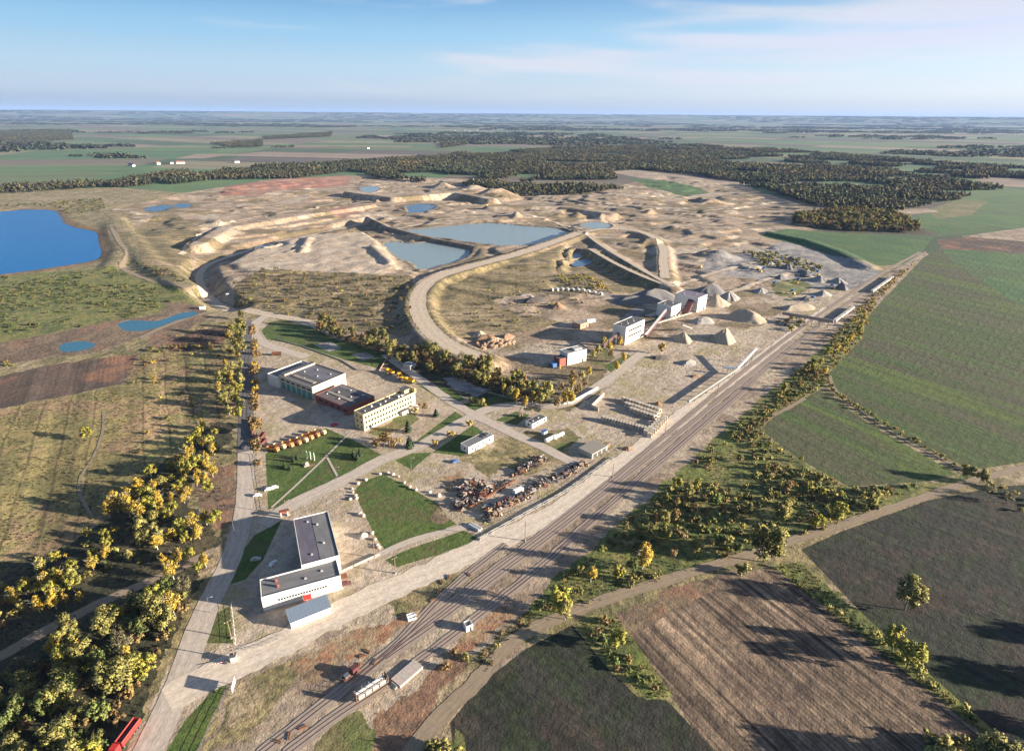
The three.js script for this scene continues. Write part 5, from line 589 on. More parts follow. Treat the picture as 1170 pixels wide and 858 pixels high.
{ const t = thing('storage_tank', 'white cylinder tank lying on cradles beside its twin', 'tank', [[24.9,-331.1]][0], 0.75, 'pair of white lying tanks'); part('shell', new THREE.CylinderGeometry(1.3, 1.3, 9, 18).rotateZ(Math.PI / 2), white, t, [0, 1.6, 0]); for (const s of [-1, 1]) part('end_cap', new THREE.SphereGeometry(1.3, 14, 8).scale(0.35, 1, 1), whiteP, t, [4.5 * s, 1.6, 0]); for (const s of [-2.6, 2.6]) bx('cradle', t, concrete, s, 0, 0, 0.8, 0.9, 2.2); part('hatch', CY, steel, t, [0.5, 2.85, 0], null, [0.4, 0.4, 0.4]); copy(t, [[30.1,-334.6]][0], 0.75); }
{ const t = thing('fuel_kiosk', 'small blue and white kiosk beside the lying tanks', 'kiosk', [[21.3,-339]][0], 0.75); bx('cabin', t, whiteP, 0, 0, 0, 3.2, 2.4, 2.4); bx('roof', t, blueP, 0, 2.4, 0, 3.7, 0.22, 2.9); bx('window', t, glass, 0, 1, 1.21, 1.6, 1, 0.05); bx('door', t, blueP, 1.62, 0, 0.2, 0.05, 2, 0.9); }
{ const t = thing('notice_shelter', 'small beige shelter on the grass triangle by the white hut', 'shelter', [[6.2,-363.3]][0], 0.6); for (const x of [-1.1, 1.1]) bx('side', t, beige, x, 0, 0, 0.2, 2.4, 1.6); bx('back', t, beige, 0, 0, -0.75, 2.2, 2.4, 0.15); bx('roof', t, wood, 0, 2.4, 0.1, 2.9, 0.2, 2.3); }
// row of pale slabs under the ridge
[[46.6,-680.5],[52.7,-680.7],[58.9,-680.8],[65,-679.9],[71.1,-678.9],[77.1,-677.6],[83.1,-675.9],[89,-673.5],[95.7,-670.7],[102.4,-667.2]].forEach((p) => { const t = thing('slab_stack', 'pale concrete slab stack standing in a row under the scrubby ridge', 'slabs', p, 0.25, 'slab stacks under the ridge'); for (let k = 0; k < 4; k++) bx('slab', t, k % 2 ? whiteP : concrete, 0, k * 0.8, (k % 2) * 0.2, 2.0, 0.74, 6.0); });
// square patch machinery left and far
{ const t = thing('pump_station', 'small pale pump hut by the turquoise pond', 'hut', [[-327.3,-602.1]][0], 0.3); block(t, -2.5, 2, 5, 4, 3.2, white, feltLight, 0.2); bx('door', t, teal, 0, 0, 2.05, 1, 2, 0.06); bx('pipe', t, steel, -4, 0.4, 0, 6, 0.4, 0.4); }
{ const t = thing('pump_cabin', 'little white cabin at the fork of the haul roads', 'cabin', [[-331.4,-669.8]][0], 0.6); block(t, -2, 1.5, 4, 3, 3, white, whiteP, 0.15); bx('door', t, dark, 0, 0, 1.55, 0.9, 2, 0.06); bx('lamp_box', t, steel, 1.2, 3, 0, 0.5, 0.8, 0.5); }

// ---------------------------------------------------------------- poles, fences, signs
function pole(label, p, h, arms, m = wood, group) { const t = thing('power_pole', label, 'pole', p, 0.7, group); part('shaft', new THREE.CylinderGeometry(0.14, 0.24, h, 8).translate(0, h / 2, 0), m, t); for (let i = 0; i < arms; i++) { bx('cross_arm', t, m, 0, h - 0.6 - i * 1.1, 0, 2.6, 0.16, 0.16); for (const s of [-1.1, 0, 1.1]) part('insulator', CY, whiteP, t, [s, h - 0.44 - i * 1.1, 0], null, [0.09, 0.24, 0.09]); } bx('base', t, concrete, 0, -0.1, 0, 0.8, 0.5, 0.8); return t; }
pole('tall lamp mast standing in the gravel road by the tracks', [[7,-233.1]][0], 11, 2); pole('lattice-topped pole at the wooded corner near the screening block', [[33.4,-382.6]][0], 17, 2, dark); pole('pole beside the depot yard fence', [[-110.1,-173.2]][0], 9, 1); pole('pole by the verge at the gate', [[-104.3,-163]][0], 8, 1); pole('pole at the kerb wall by the depot', [[-63.6,-220.4]][0], 9, 1); pole('thin pole in the scrub at the far bank of the haul road', [[0.2,-723.1]][0], 12, 1);
[[-114.7,-252.3],[-51.9,-210.1],[58.2,-289.5],[99.8,-339.1],[153.8,-402.3],[227.6,-489.8],[320.3,-597.3],[411.9,-702.5]].forEach((p, i) => pole(i < 2 ? 'wooden pole between the depot and the lawn' : 'wooden pole in the line along the railway', p, 9, 1, wood, i < 2 ? 'poles between depot and lawn' : 'pole line along the railway'));
function lampPost(p) { const t = thing('lamp_post', 'thin grey lamp post along the concrete road', 'lamp post', p, 0.4, 'lamp posts along the concrete road'); part('shaft', new THREE.CylinderGeometry(0.07, 0.13, 8, 6).translate(0, 4, 0), steel, t); bx('arm', t, steel, 0.8, 7.9, 0, 1.8, 0.1, 0.1); bx('lamp_head', t, palegrey, 1.7, 7.8, 0, 0.8, 0.16, 0.3); }
[[-142.8,-273.8],[-153.6,-300.5],[-98.7,-284.7],[-76.7,-311.5],[-58.2,-295.3],[-32.6,-360],[3.3,-373.8],[-136,-236.6],[-124.4,-186.2]].forEach(lampPost);
function fence(label, line, h, gap, rail = true, m = steel, name = 'fence') { const q = smoothLine(line, gap), t = thing(name, label, 'fence', q[0], 0, null, 0); q.forEach((p, i) => { bx('post', t, m, p[0] - q[0][0], -0.1, p[1] - q[0][1], 0.12, h + 0.1, 0.12); if (i && rail) { const a = q[i - 1], L = Math.hypot(p[0] - a[0], p[1] - a[1]), yaw = Math.atan2(-(p[1] - a[1]), p[0] - a[0]), cx = (p[0] + a[0]) / 2 - q[0][0], cz = (p[1] + a[1]) / 2 - q[0][1]; for (const y of [h - 0.1, h * 0.5]) bx('rail', t, m, cx, y, cz, L, 0.07, 0.06, yaw); } }); return t; }
fence('white post fence beside the mown strip at the depot entrance', [[-117.4,-190.1],[-111.7,-179.4],[-106.9,-169.9]], 1.6, 2.6, true, whiteP); fence('wire fence along the scrap yard towards the gravel road', [[-16.2,-236.7],[2.8,-252.3],[26.8,-271.1],[55.1,-303.5],[76.5,-329.7]], 1.8, 3); fence('low wire fence along the lower mown wedge', [[-100.8,-126.6],[-101.1,-140.1],[-101,-151]], 1.5, 3); fence('low fence along the lawn beside the asphalt road', [[-155,-310.4],[-142.1,-284.1],[-128,-255.1]], 1.2, 2.6, true, wood); fence('fence between the depot court and the gate road', [[-104.5,-166.6],[-96.2,-169.6],[-89.4,-174.3]], 1.5, 3); fence('fence along the upper asphalt road', [[-227.3,-484.5],[-198.5,-411.5],[-176.8,-357.7]], 1.7, 4); fence('fence across the wooded slope', [[-29.7,-408.2],[-3.1,-392],[10.9,-386.5],[25.1,-379.7],[37.7,-381.3]], 1.3, 3, true, whiteP);
{ const line = smoothLine([[-15.2,-233.5],[7.4,-253.8],[32,-276.2],[61.2,-309.5]], 8), t = thing('pipeline', 'pair of thin grey pipes running on low supports along the yard fence', 'pipeline', line[0], 0, null, 0); for (const off of [-0.5, 0.5]) { const c = new THREE.CatmullRomCurve3(line.map(([x, z]) => new THREE.Vector3(x - line[0][0] + off * 0.6, 0.9, z - line[0][1] + off))); part('pipe', new THREE.TubeGeometry(c, line.length * 2, 0.16, 6), steel, t); } line.forEach(([x, z]) => bx('support', t, concrete, x - line[0][0], 0, z - line[0][1], 0.5, 0.7, 1.8)); }
{ const t = thing('gate_board', 'large pale board on posts beside the road junction', 'board', [[-98.7,-149.9]][0], Math.PI / 2 + 0.19); bx('board', t, palegrey, 0, 1.7, 0, 5.0, 2.8, 0.15); for (const x of [-2.2, 0, 2.2]) bx('post', t, steel, x, -0.1, -0.16, 0.16, 4.4, 0.14); }
{ const t = thing('barrier_gate', 'dark barrier post with a raised white bar at the gate', 'barrier', [[-106.9,-161.4]][0], 0.3); bx('housing', t, dark, 0, 0, 0, 0.9, 1.5, 0.9); const b = bx('bar', t, whiteP, -2.8, 1.2, 0.2, 5.6, 0.16, 0.14); for (let i = 0; i < 5; i++) bx('stripe', t, redPaint, -1 - i * 1.0, 1.19, 0.2, 0.4, 0.18, 0.16); bx('booth', t, palegrey, 2.6, 0, -0.6, 2, 2.6, 2); bx('booth_roof', t, felt, 2.6, 2.6, -0.6, 2.4, 0.2, 2.4); }
{ const t = thing('gate_pillar', 'red and grey gate structure at the corner of the depot roof', 'gate', [[-116.4,-250.8]][0], 0.4); bx('pillar', t, concrete, -1.6, 0, 0, 0.8, 3.4, 0.8); bx('pillar', t, concrete, 1.6, 0, 0, 0.8, 3.4, 0.8); bx('sign_panel', t, redPaint, 0, 2.2, 0, 2.6, 1.1, 0.3); bx('roof', t, rust, 0, 3.4, 0, 5, 0.3, 2); }
// monument on the lawn
{ const t = thing('stone_monument', 'squat stone monument on the lawn beside the flower bed', 'monument', [[-120.6,-299.1]][0], 0.6); bx('plinth', t, concrete, 0, 0, 0, 3.4, 0.5, 2.6); part('stone', rockG[0], rockM[1], t, [0, 1.4, 0], null, [1.3, 1.3, 1]); bx('bed', t, M(0.2, 0.12, 0.07, 1), 3, 0, 1, 3, 0.2, 2.2); }
[[-122.7,-306.8],[-120.3,-306.1],[-117.7,-304.9]].forEach((p) => { const t = thing('flag_pole', 'green and white flag pole standing on the lawn', 'flag pole', p, 0.4, 'flag poles on the lawn'); part('shaft', new THREE.CylinderGeometry(0.12, 0.16, 5.4, 8).translate(0, 2.7, 0), whiteP, t); bx('banner', t, greenP, 0.35, 1.6, 0, 0.55, 3.4, 0.06); bx('foot', t, concrete, 0, 0, 0, 0.8, 0.3, 0.8); });
// small farms far out in the fields
{ const r = rngOf(77), tile = M(0.32, 0.14, 0.1, 0.9); [[-1403.9,-2478.6],[-1374.3,-2527.4],[-1340.9,-2530.8],[-1453.4,-2387],[-714,-7812],[-643,-8273],[-547,-7862],[-477,-8326],[-89,-5401],[-860,-3741],[703,-9798],[-1144.6,-2598.7]].forEach((p, i) => { const t = thing('farmhouse', i % 2 ? 'far white farmhouse with a dark gable roof among the fields' : 'far white farm building with a red gable roof among the fields', 'house', p, r() * 3, i % 2 ? 'dark-roofed farmhouses out in the fields' : 'red-roofed farm buildings out in the fields'); const L = 16 + r() * 16, W = 11, h = 6; part('wall', boxM(L, h, W), white, t); const s = new THREE.Shape([[-W / 2 - 0.5, 0], [W / 2 + 0.5, 0], [0, 4.5]].map(([a, b]) => new THREE.Vector2(a, b))); part('roof', new THREE.ExtrudeGeometry(s, { depth: L + 0.8, bevelEnabled: false }).rotateY(Math.PI / 2).translate(-L / 2 - 0.4, h, 0), i % 2 ? felt : tile, t); for (let k = 0; k < 3; k++) bx('window', t, glass, -L / 3 + k * L / 3, 2, W / 2, 1.4, 1.6, 0.1); }); }
// crushing and screening machines in the stockyard
{ const spots = [[331.9,-778.1],[382.2,-841],[359,-733.8],[402.7,-775.6],[385.1,-701.7],[327,-677.1],[317.7,-707.7],[337.6,-648.8]]; const t = thing('screening_machine', 'grey screening machine with a raised blue hopper among the far stone heaps', 'machine', spots[0], 0.4, 'screening machines in the far stockyard');
  for (const x of [-2.4, 2.4]) for (const z of [-1.2, 1.2]) bx('leg', t, steel, x, -0.2, z, 0.3, 4.2, 0.3); part('hopper', new THREE.CylinderGeometry(2.6, 1.2, 2.4, 4, 1).rotateY(Math.PI / 4), blueP, t, [0, 5, 0]); bx('deck', t, steel, 0, 3.7, 0, 6, 0.3, 3); const b = bx('belt', t, feltPale, 5.6, 2.2, 0, 8, 0.5, 1.3); b.rotation.z = 0.32; bx('power_unit', t, yellow, -3.6, 0, 0, 2, 2.2, 2.4);
  spots.slice(1).forEach((p, i) => copy(t, p, i * 0.9)); }
// quarry machines far off
{ const g0 = (label, p, yaw) => { const t = thing('excavator', label, 'excavator', p, yaw, 'machines in the far quarry'); for (const z of [-1.4, 1.4]) bx('crawler', t, rubber, 0, 0, z, 4.6, 1, 0.8); bx('house', t, yellow, -0.3, 1.1, 0, 4, 1.8, 3); bx('cab', t, whiteP, 1.3, 1.3, 1.2, 1.6, 2.1, 1.2); const bm = bx('boom', t, yellow, 1.5, 2, -0.3, 6, 0.6, 0.5); bm.rotation.z = 0.6; bm.position.set(4, 3.4, -0.3); const st = bx('stick', t, yellow, 7, 2, -0.3, 4.4, 0.45, 0.4); st.rotation.z = -1.1; bx('bucket', t, dark, 7.7, 0.1, -0.3, 1.4, 1.4, 1.4); };
  g0('yellow excavator working below the far spoil ridge', [[-58.9,-1353]][0], 0.4); g0('yellow excavator at the bench beyond the big pond', [[189.3,-1100.7]][0], 2); g0('yellow excavator in the pale stockyard beyond the haul ridge', [[253.2,-795]][0], 1); g0('excavator near the yard ditch by the pale heaps', [[328.5,-787.6]][0], 2.6); }
// ---------------------------------------------------------------- trees: trunk, limbs, crowns of leaf-sized faces
function leafCloud(seed, blobs, n, size, tones, squash = 1) {
  const r = rngOf(seed), pos = [], nor = [], col = [], ind = [], q = new THREE.Quaternion(), e = new THREE.Euler(), tot = blobs.reduce((s, b) => s + b[3] ** 2, 0);
  for (const [bx0, by, bz, br] of blobs) {
    const m = Math.round(n * br * br / tot), bt = tones[Math.floor(r() * tones.length)];
    for (let i = 0; i < m; i++) {
      const u = r() * 2 - 1, a = r() * 6.283, w = Math.sqrt(1 - u * u), k = Math.pow(0.2 + 0.8 * r(), 0.5) * (0.75 + 0.65 * r() * r() + 0.1), dx = w * Math.cos(a), dy = u, dz = w * Math.sin(a);
      const x = bx0 + dx * br * k, y = by + dy * br * k * squash, z = bz + dz * br * k, s = size * (0.55 + 0.8 * r());
      q.setFromEuler(e.set((r() - 0.5) * 2.6, r() * 6.28, (r() - 0.5) * 2.6));
      const t = r() < 0.65 ? bt : tones[Math.floor(r() * tones.length)], g = 0.75 + 0.5 * r(), b = pos.length / 3;
      for (const [p0, p1] of [[-1, -0.6], [1, -0.75], [0.8, 0.7], [-0.7, 0.8]]) { const v = new THREE.Vector3(p0 * s / 2, 0, p1 * s / 2).applyQuaternion(q); pos.push(x + v.x, y + v.y, z + v.z); nor.push(dx * 0.6 + 0.0, dy * 0.6 + 0.3, dz * 0.6); col.push(t[0] * g, t[1] * g, t[2] * g); }
      ind.push(b, b + 2, b + 1, b, b + 3, b + 2);
    }
  }
  const g = new THREE.BufferGeometry(); g.setAttribute('position', new THREE.Float32BufferAttribute(pos, 3)); g.setAttribute('normal', new THREE.Float32BufferAttribute(nor, 3)); g.setAttribute('color', new THREE.Float32BufferAttribute(col, 3)); g.setIndex(ind); g.normalizeNormals(); return g;
}
const leafM = new THREE.MeshStandardMaterial({ roughness: 0.9, vertexColors: true, side: THREE.DoubleSide }), barkM = M(0.11, 0.085, 0.06, 1), birchM = M(0.45, 0.42, 0.37, 0.9);
function trunkGeo(seed, h, r0, limbs) {
  const r = rngOf(seed), gs = [new THREE.CylinderGeometry(r0 * 0.35, r0, h, 7).translate(0, h / 2 - 0.2, 0)];
  for (let i = 0; i < limbs; i++) { const y = h * (0.35 + 0.5 * r()), L = h * (0.3 + 0.25 * r()), a = r() * 6.28; gs.push(new THREE.CylinderGeometry(r0 * 0.12, r0 * 0.34, L, 5).translate(0, L / 2, 0).rotateZ(0.75 + 0.3 * r()).rotateY(a).translate(0, y, 0)); }
  return mergeGeometries(gs);
}
const tone = {
  gold: [[0.50, 0.325, 0.035], [0.42, 0.27, 0.035], [0.38, 0.29, 0.05], [0.54, 0.38, 0.055]], yellowgreen: [[0.34, 0.31, 0.04], [0.26, 0.26, 0.045], [0.42, 0.34, 0.05], [0.20, 0.21, 0.04]],
  olive: [[0.26, 0.235, 0.062], [0.19, 0.19, 0.05], [0.33, 0.27, 0.075], [0.15, 0.15, 0.045]], brown: [[0.30, 0.19, 0.07], [0.22, 0.14, 0.06], [0.36, 0.20, 0.06], [0.24, 0.19, 0.08]],
  green: [[0.12, 0.155, 0.04], [0.16, 0.19, 0.045], [0.09, 0.125, 0.035], [0.20, 0.20, 0.05]], grey: [[0.20, 0.17, 0.09], [0.16, 0.145, 0.075], [0.24, 0.19, 0.10], [0.13, 0.115, 0.06]], conifer: [[0.035, 0.06, 0.025], [0.045, 0.075, 0.03]], pale: [[0.44, 0.38, 0.10], [0.36, 0.32, 0.09], [0.30, 0.29, 0.07], [0.48, 0.40, 0.12]],
};
function blobsOf(seed, h, rad, kind) {
  const r = rngOf(seed), b = [];
  if (kind === 'tall') for (let i = 0; i < 16; i++) { const k = i / 15, w = Math.sin(Math.PI * (0.18 + 0.78 * k)) * rad; b.push([(r() - 0.5) * w * 1.3, h * (0.24 + 0.68 * k), (r() - 0.5) * w * 1.3, w * (0.32 + 0.25 * r()) + 0.3]); }
  else if (kind === 'broad') for (let i = 0; i < 24; i++) { const a = r() * 6.28, k = Math.sqrt(r()) * 1.08, y = 0.36 + 0.56 * r(), lim = rad * Math.sqrt(Math.max(0.15, 1 - ((y - 0.6) / 0.42) ** 2)) * 0.72; b.push([Math.cos(a) * lim * k, h * y, Math.sin(a) * lim * k, rad * (0.16 + 0.24 * r() * r() + 0.05)]); }
  else if (kind === 'bush') for (let i = 0; i < 14; i++) { const a = r() * 6.28, k = Math.sqrt(r()) * rad * 0.75; b.push([Math.cos(a) * k, h * (0.22 + 0.5 * r()), Math.sin(a) * k, rad * (0.17 + 0.22 * r())]); }
  else for (let i = 0; i < 8; i++) { const k = i / 7; b.push([(r() - 0.5) * 0.3, h * (0.12 + 0.82 * k), (r() - 0.5) * 0.3, rad * (1.02 - 0.92 * k)]); }
  return b;
}
const protos = {};
function species(key, name, cat, h, rad, kind, pal, n, size, bark = barkM, seeds = 3) {
  protos[key] = [];
  for (let s = 0; s < seeds; s++) {
    const seed = key.length * 1000 + key.charCodeAt(0) * 37 + key.charCodeAt(key.length - 1) * 11 + s * 101, g = new THREE.Group(); g.name = name; g.userData = { category: cat };
    part('trunk', trunkGeo(seed, h * (kind === 'bush' ? 0.5 : 0.8), kind === 'bush' ? 0.12 : 0.02 * h, kind === 'bush' ? 4 : 6), bark, g); part('crown', leafCloud(seed + 5, blobsOf(seed + 9, h, rad, kind), n, size, tone[pal], kind === 'conifer' ? 0.8 : 0.9), leafM, g);
    protos[key].push({ g, h });
  }
}
species('birch', 'birch_tree', 'tree', 13, 3.4, 'tall', 'gold', 1700, 0.48, birchM); species('maple', 'maple_tree', 'tree', 12, 5, 'broad', 'yellowgreen', 2300, 0.54); species('oldtree', 'willow_tree', 'tree', 13, 6, 'broad', 'olive', 2800, 0.58); species('russet', 'russet_tree', 'tree', 10, 4, 'broad', 'brown', 1600, 0.5);
species('aspen', 'aspen_tree', 'tree', 12, 3.6, 'tall', 'pale', 1700, 0.46, birchM); species('alder', 'alder_tree', 'tree', 11, 4.4, 'broad', 'green', 2000, 0.54); species('bare', 'bare_tree', 'tree', 10, 4.4, 'broad', 'grey', 1100, 0.38); species('spruce', 'spruce_tree', 'tree', 8, 2.2, 'conifer', 'conifer', 800, 0.55);
species('goldbush', 'golden_shrub', 'shrub', 5, 3, 'bush', 'gold', 600, 0.5); species('bush', 'green_shrub', 'shrub', 4.4, 3, 'bush', 'olive', 600, 0.52); species('brownbush', 'brown_shrub', 'shrub', 4.2, 2.8, 'bush', 'brown', 560, 0.5); species('palebush', 'pale_shrub', 'shrub', 4.6, 3, 'bush', 'pale', 600, 0.5); species('greenbush', 'leafy_shrub', 'shrub', 4, 3, 'bush', 'green', 600, 0.5);
const words = { birch: 'golden narrow birch', maple: 'yellow-green broad tree', oldtree: 'olive broad-crowned tree', russet: 'russet brown tree', aspen: 'pale yellow slender tree', alder: 'dark green tree', bare: 'thin grey-brown half-bare tree', spruce: 'small dark conifer', goldbush: 'golden shrub', bush: 'olive shrub', brownbush: 'rust-brown shrub', palebush: 'straw-yellow shrub', greenbush: 'green shrub' };
const tr = rngOf(2024);
function plant(key, [x, z], s, where, label) {
  const p = protos[key][Math.floor(tr() * protos[key].length)].g, o = p.clone(); o.name = numbered(p.name); o.position.set(x, ground(x, z) - 0.05, z); o.rotation.y = tr() * 6.28; o.scale.set(s * (0.9 + 0.2 * tr()), s * (0.9 + 0.25 * tr()), s * (0.9 + 0.2 * tr()));
  o.userData = { category: p.userData.category, label: label || `${words[key]} ${where}` }; if (!label) o.userData.group = `${words[key]}, all those ${where}`; scene.add(o); return o;
}
// copies that are too many or too small to be picked out: one instanced mass for each look
const masses = {};
function mass(key, x, z, s, y) { (masses[key] ??= []).push([x, z, s, y]); }
function sow(poly, spacing, keys, fn) {   // blue-noise-like scatter in an outline
  const b = bboxOf(poly), cell = spacing;
  for (let z = b[2]; z < b[3]; z += cell) for (let x = b[0]; x < b[1]; x += cell) { const px = x + (tr() - 0.1) * cell * 1.1, pz = z + (tr() - 0.1) * cell * 1.1; if (inside(poly, px, pz)) fn(keys[Math.floor(tr() * keys.length)], [px, pz]); }
}
let count = 0; const wood1 = 'in the wood beside the concrete road';
const sc = (a, b) => a + (b - a) * tr();
// singled-out trees
plant('oldtree', [[166.3,-190.5]][0], 1.12, '', 'lone round-headed tree standing in the dark ploughed field'); plant('birch', [[60.4,-214.1]][0], 1.25, '', 'bright yellow birch standing out of the scrub belt'); plant('maple', [[-268,-326.6]][0], 0.85, '', 'single yellow-green tree in the rough striped field'); plant('maple', [[20.8,-187.6]][0], 1.25, '', 'big yellow-green tree at the field track by the railway'); plant('aspen', [[22.7,-183.9]][0], 0.9, '', 'pale yellow tree leaning on the big one at the field track'); plant('maple', [[41.3,-169.2]][0], 0.85, '', 'yellowish tree in the wedge of scrub between two fields'); plant('birch', [[35.7,-205.5]][0], 0.7, '', 'small round golden tree in the scrub by the field track');
plant('oldtree', [[118.1,-219.4]][0], 1.5, '', 'big olive tree where the hedge meets the field track'); plant('oldtree', [[136.7,-248.2]][0], 1.05, '', 'rounded tree standing alone in the scrub by the field edge'); plant('bush', [[105,-211.2]][0], 1.2, '', 'green shrub at the corner of the ploughed field'); plant('maple', [[166.8,-248.6]][0], 1.0, '', 'yellow-green tree beside the field track at the soil field'); plant('maple', [[153,-242.8]][0], 0.75, '', 'smaller rounded tree next to one at the field track'); plant('russet', [[94.8,-254.9]][0], 0.7, '', 'orange-leaved little tree deep in the scrub belt');
plant('birch', [[130.4,-483.6]][0], 0.95, '', 'yellow birch growing on the dark debris heap'); plant('spruce', [[-67.5,-340]][0], 1.2, '', 'dark conifer on the paved court before the office'); plant('spruce', [[-63.2,-320]][0], 1.3, '', 'dark conifer on the lawn corner by the office court'); plant('spruce', [[-52,-362.3]][0], 0.9, '', 'dark conifer beside the office entrance');
[[-129.6,-302.8],[-132.8,-297],[-128.7,-294.3],[-128.5,-305.8]].forEach((p) => plant('spruce', p, 0.55, 'by the stone monument on the lawn')); [[-95.1,-308.2],[-91.9,-310.3],[-92.2,-305.3]].forEach((p) => plant('spruce', p, 0.75, 'clipped on the lawn by the lamp post'));
plant('goldbush', [[-28.3,-348.9]][0], 1.1, '', 'round orange shrub on the lawn corner by the crossroads'); plant('goldbush', [[-39.2,-335.8]][0], 0.9, '', 'small orange shrub on the kerb of the middle lawn'); plant('goldbush', [[-48,-324.5]][0], 0.9, '', 'orange shrub at the end of the middle lawn'); plant('palebush', [[-21.6,-378.9]][0], 1.3, '', 'yellow-green shrub on the grass triangle'); plant('greenbush', [[-27.6,-384.4]][0], 1.3, '', 'dark green shrub beside the yellow-green one on the grass triangle');
sow([[-205.3,-239.9],[-207.3,-271.3],[-202.3,-307.7],[-202.2,-347.3],[-190.8,-342.7],[-170.4,-290.9],[-173.1,-256],[-171.6,-231],[-186,-216.1],[-192.7,-190.3],[-203.7,-176.2],[-221.9,-190],[-211.6,-216.9]], 6.8, ['birch', 'maple', 'goldbush', 'aspen', 'palebush', 'birch', 'maple'], (k, p) => { if (tr() < 0.8) plant(k, p, sc(0.4, 0.75), 'in the belt along the foot of the rough field'); });
// trees along roads and banks
[[-170.9,-280.2],[-169.8,-286.4],[-179.4,-290.8],[-179.8,-300.2],[-184.7,-295.3],[-180.8,-310],[-190.5,-318.1],[-192.9,-309.8],[-185.2,-286.2],[-174.5,-277.6],[-165.1,-271.1],[-190.6,-300]].forEach((p) => plant(tr() < 0.6 ? 'birch' : 'maple', p, sc(0.6, 1.0), 'in the clump above the bare ground by the road'));
[[-199.8,-258.7],[-208.1,-264.9],[-201.1,-269],[-192.9,-261.1],[-195.5,-249.8],[-203.5,-253.4],[-186.9,-253.6],[-189,-246.3],[-184.4,-257.4],[-204.9,-248.3],[-179.1,-242.9],[-180.1,-236.1]].forEach((p) => plant(['birch', 'maple', 'aspen'][Math.floor(tr() * 3)], p, sc(0.75, 1.1), 'in the golden clump at the field corner'));
[[-271.6,-568.3],[-261.3,-541.8],[-251.3,-519.8],[-242.5,-497.1],[-232.9,-476],[-228.5,-460.2],[-220,-445.3],[-215.4,-427.7],[-205.8,-411.4],[-200.6,-395.9],[-195.8,-378.7],[-188.2,-367.9],[-205.8,-398.9],[-204.5,-387],[-184.5,-355],[-193.7,-362.5],[-263.5,-529.2],[-256.5,-505.7],[-244.2,-488.3],[-238.4,-467.8],[-232.7,-445.1],[-222.5,-434.5],[-221.1,-414.3],[-216.5,-417.6],[-202,-373],[-216,-395.7]].forEach((p) => plant(['maple', 'birch', 'aspen', 'oldtree'][Math.floor(tr() * 4)], p, sc(0.7, 1.1), 'in the row lining the asphalt road'));
[[-238.1,-515.4],[-231.9,-501.8],[-226.7,-488.7],[-220.9,-474.2],[-213.9,-460.5],[-211.6,-449.2],[-206.6,-438.4],[-201.8,-424.6],[-195.9,-411.5],[-191.6,-399.1],[-186.2,-387.4],[-181.2,-374.8],[-175.8,-362.8],[-168.9,-345.4],[-164.2,-335],[-154.4,-310.4],[-149.3,-298.7]].forEach((p) => plant(['russet', 'brownbush', 'goldbush'][Math.floor(tr() * 3)], p, sc(1.0, 1.4), 'in the hedge inside the works fence'));
[[17.2,-385.2],[12.2,-387.9],[27.7,-392.6],[35.9,-400.2],[40.5,-392.8],[45.7,-408.1],[48.7,-397.4],[55.4,-411.4],[47.7,-422.6],[54.2,-426],[60.1,-429.5],[37.8,-382.7],[32.4,-377],[42.2,-382.8]].forEach((p) => plant(['birch', 'aspen', 'russet'][Math.floor(tr() * 3)], p, sc(0.75, 1.05), 'on the wooded corner behind the white wall'));
[[3.3,-382.1],[9.5,-376.6],[14.6,-382.3],[7.2,-396.7],[-0.5,-390.6],[-6.3,-396.4],[20.7,-378.2]].forEach((p) => plant(['birch', 'aspen', 'maple'][Math.floor(tr() * 3)], p, sc(0.75, 1.15), 'at the foot of the tree bank by the road bend'));
[[75.3,-482.5],[81.6,-495.3],[85.1,-486.8],[84.5,-444],[93.3,-462.8],[84.2,-470.5],[69.2,-470.2],[96.4,-500]].forEach((p) => plant(['birch', 'russet', 'aspen'][Math.floor(tr() * 3)], p, sc(0.6, 0.9), 'round the screening block'));
[[-71.7,-380.8],[-65.9,-375.4],[-60.3,-370],[-67.2,-367.3],[-83.8,-319.7],[-79.2,-324.1],[-73.8,-318.8],[-71.6,-327.4],[-82.5,-329.5]].forEach((p) => plant(['russet', 'goldbush', 'brownbush'][Math.floor(tr() * 3)], p, sc(0.6, 0.9), 'round the office block'));
sow([[-197.6,-567.3],[-153.6,-531.7],[-106.3,-500],[-47.3,-456.2],[10.2,-418.6],[30.5,-397.1],[23.4,-382.4],[-16.3,-402.3],[-74.2,-440.9],[-134.4,-486.4],[-180.9,-526.2]], 6.6, ['russet', 'brownbush', 'bare', 'oldtree', 'russet', 'brownbush'], (k, p) => (count++ < 130 ? plant(k, p, sc(0.6, 1.0), 'on the bank between works and haul road') : mass(k, p[0], p[1], sc(0.7, 1))));
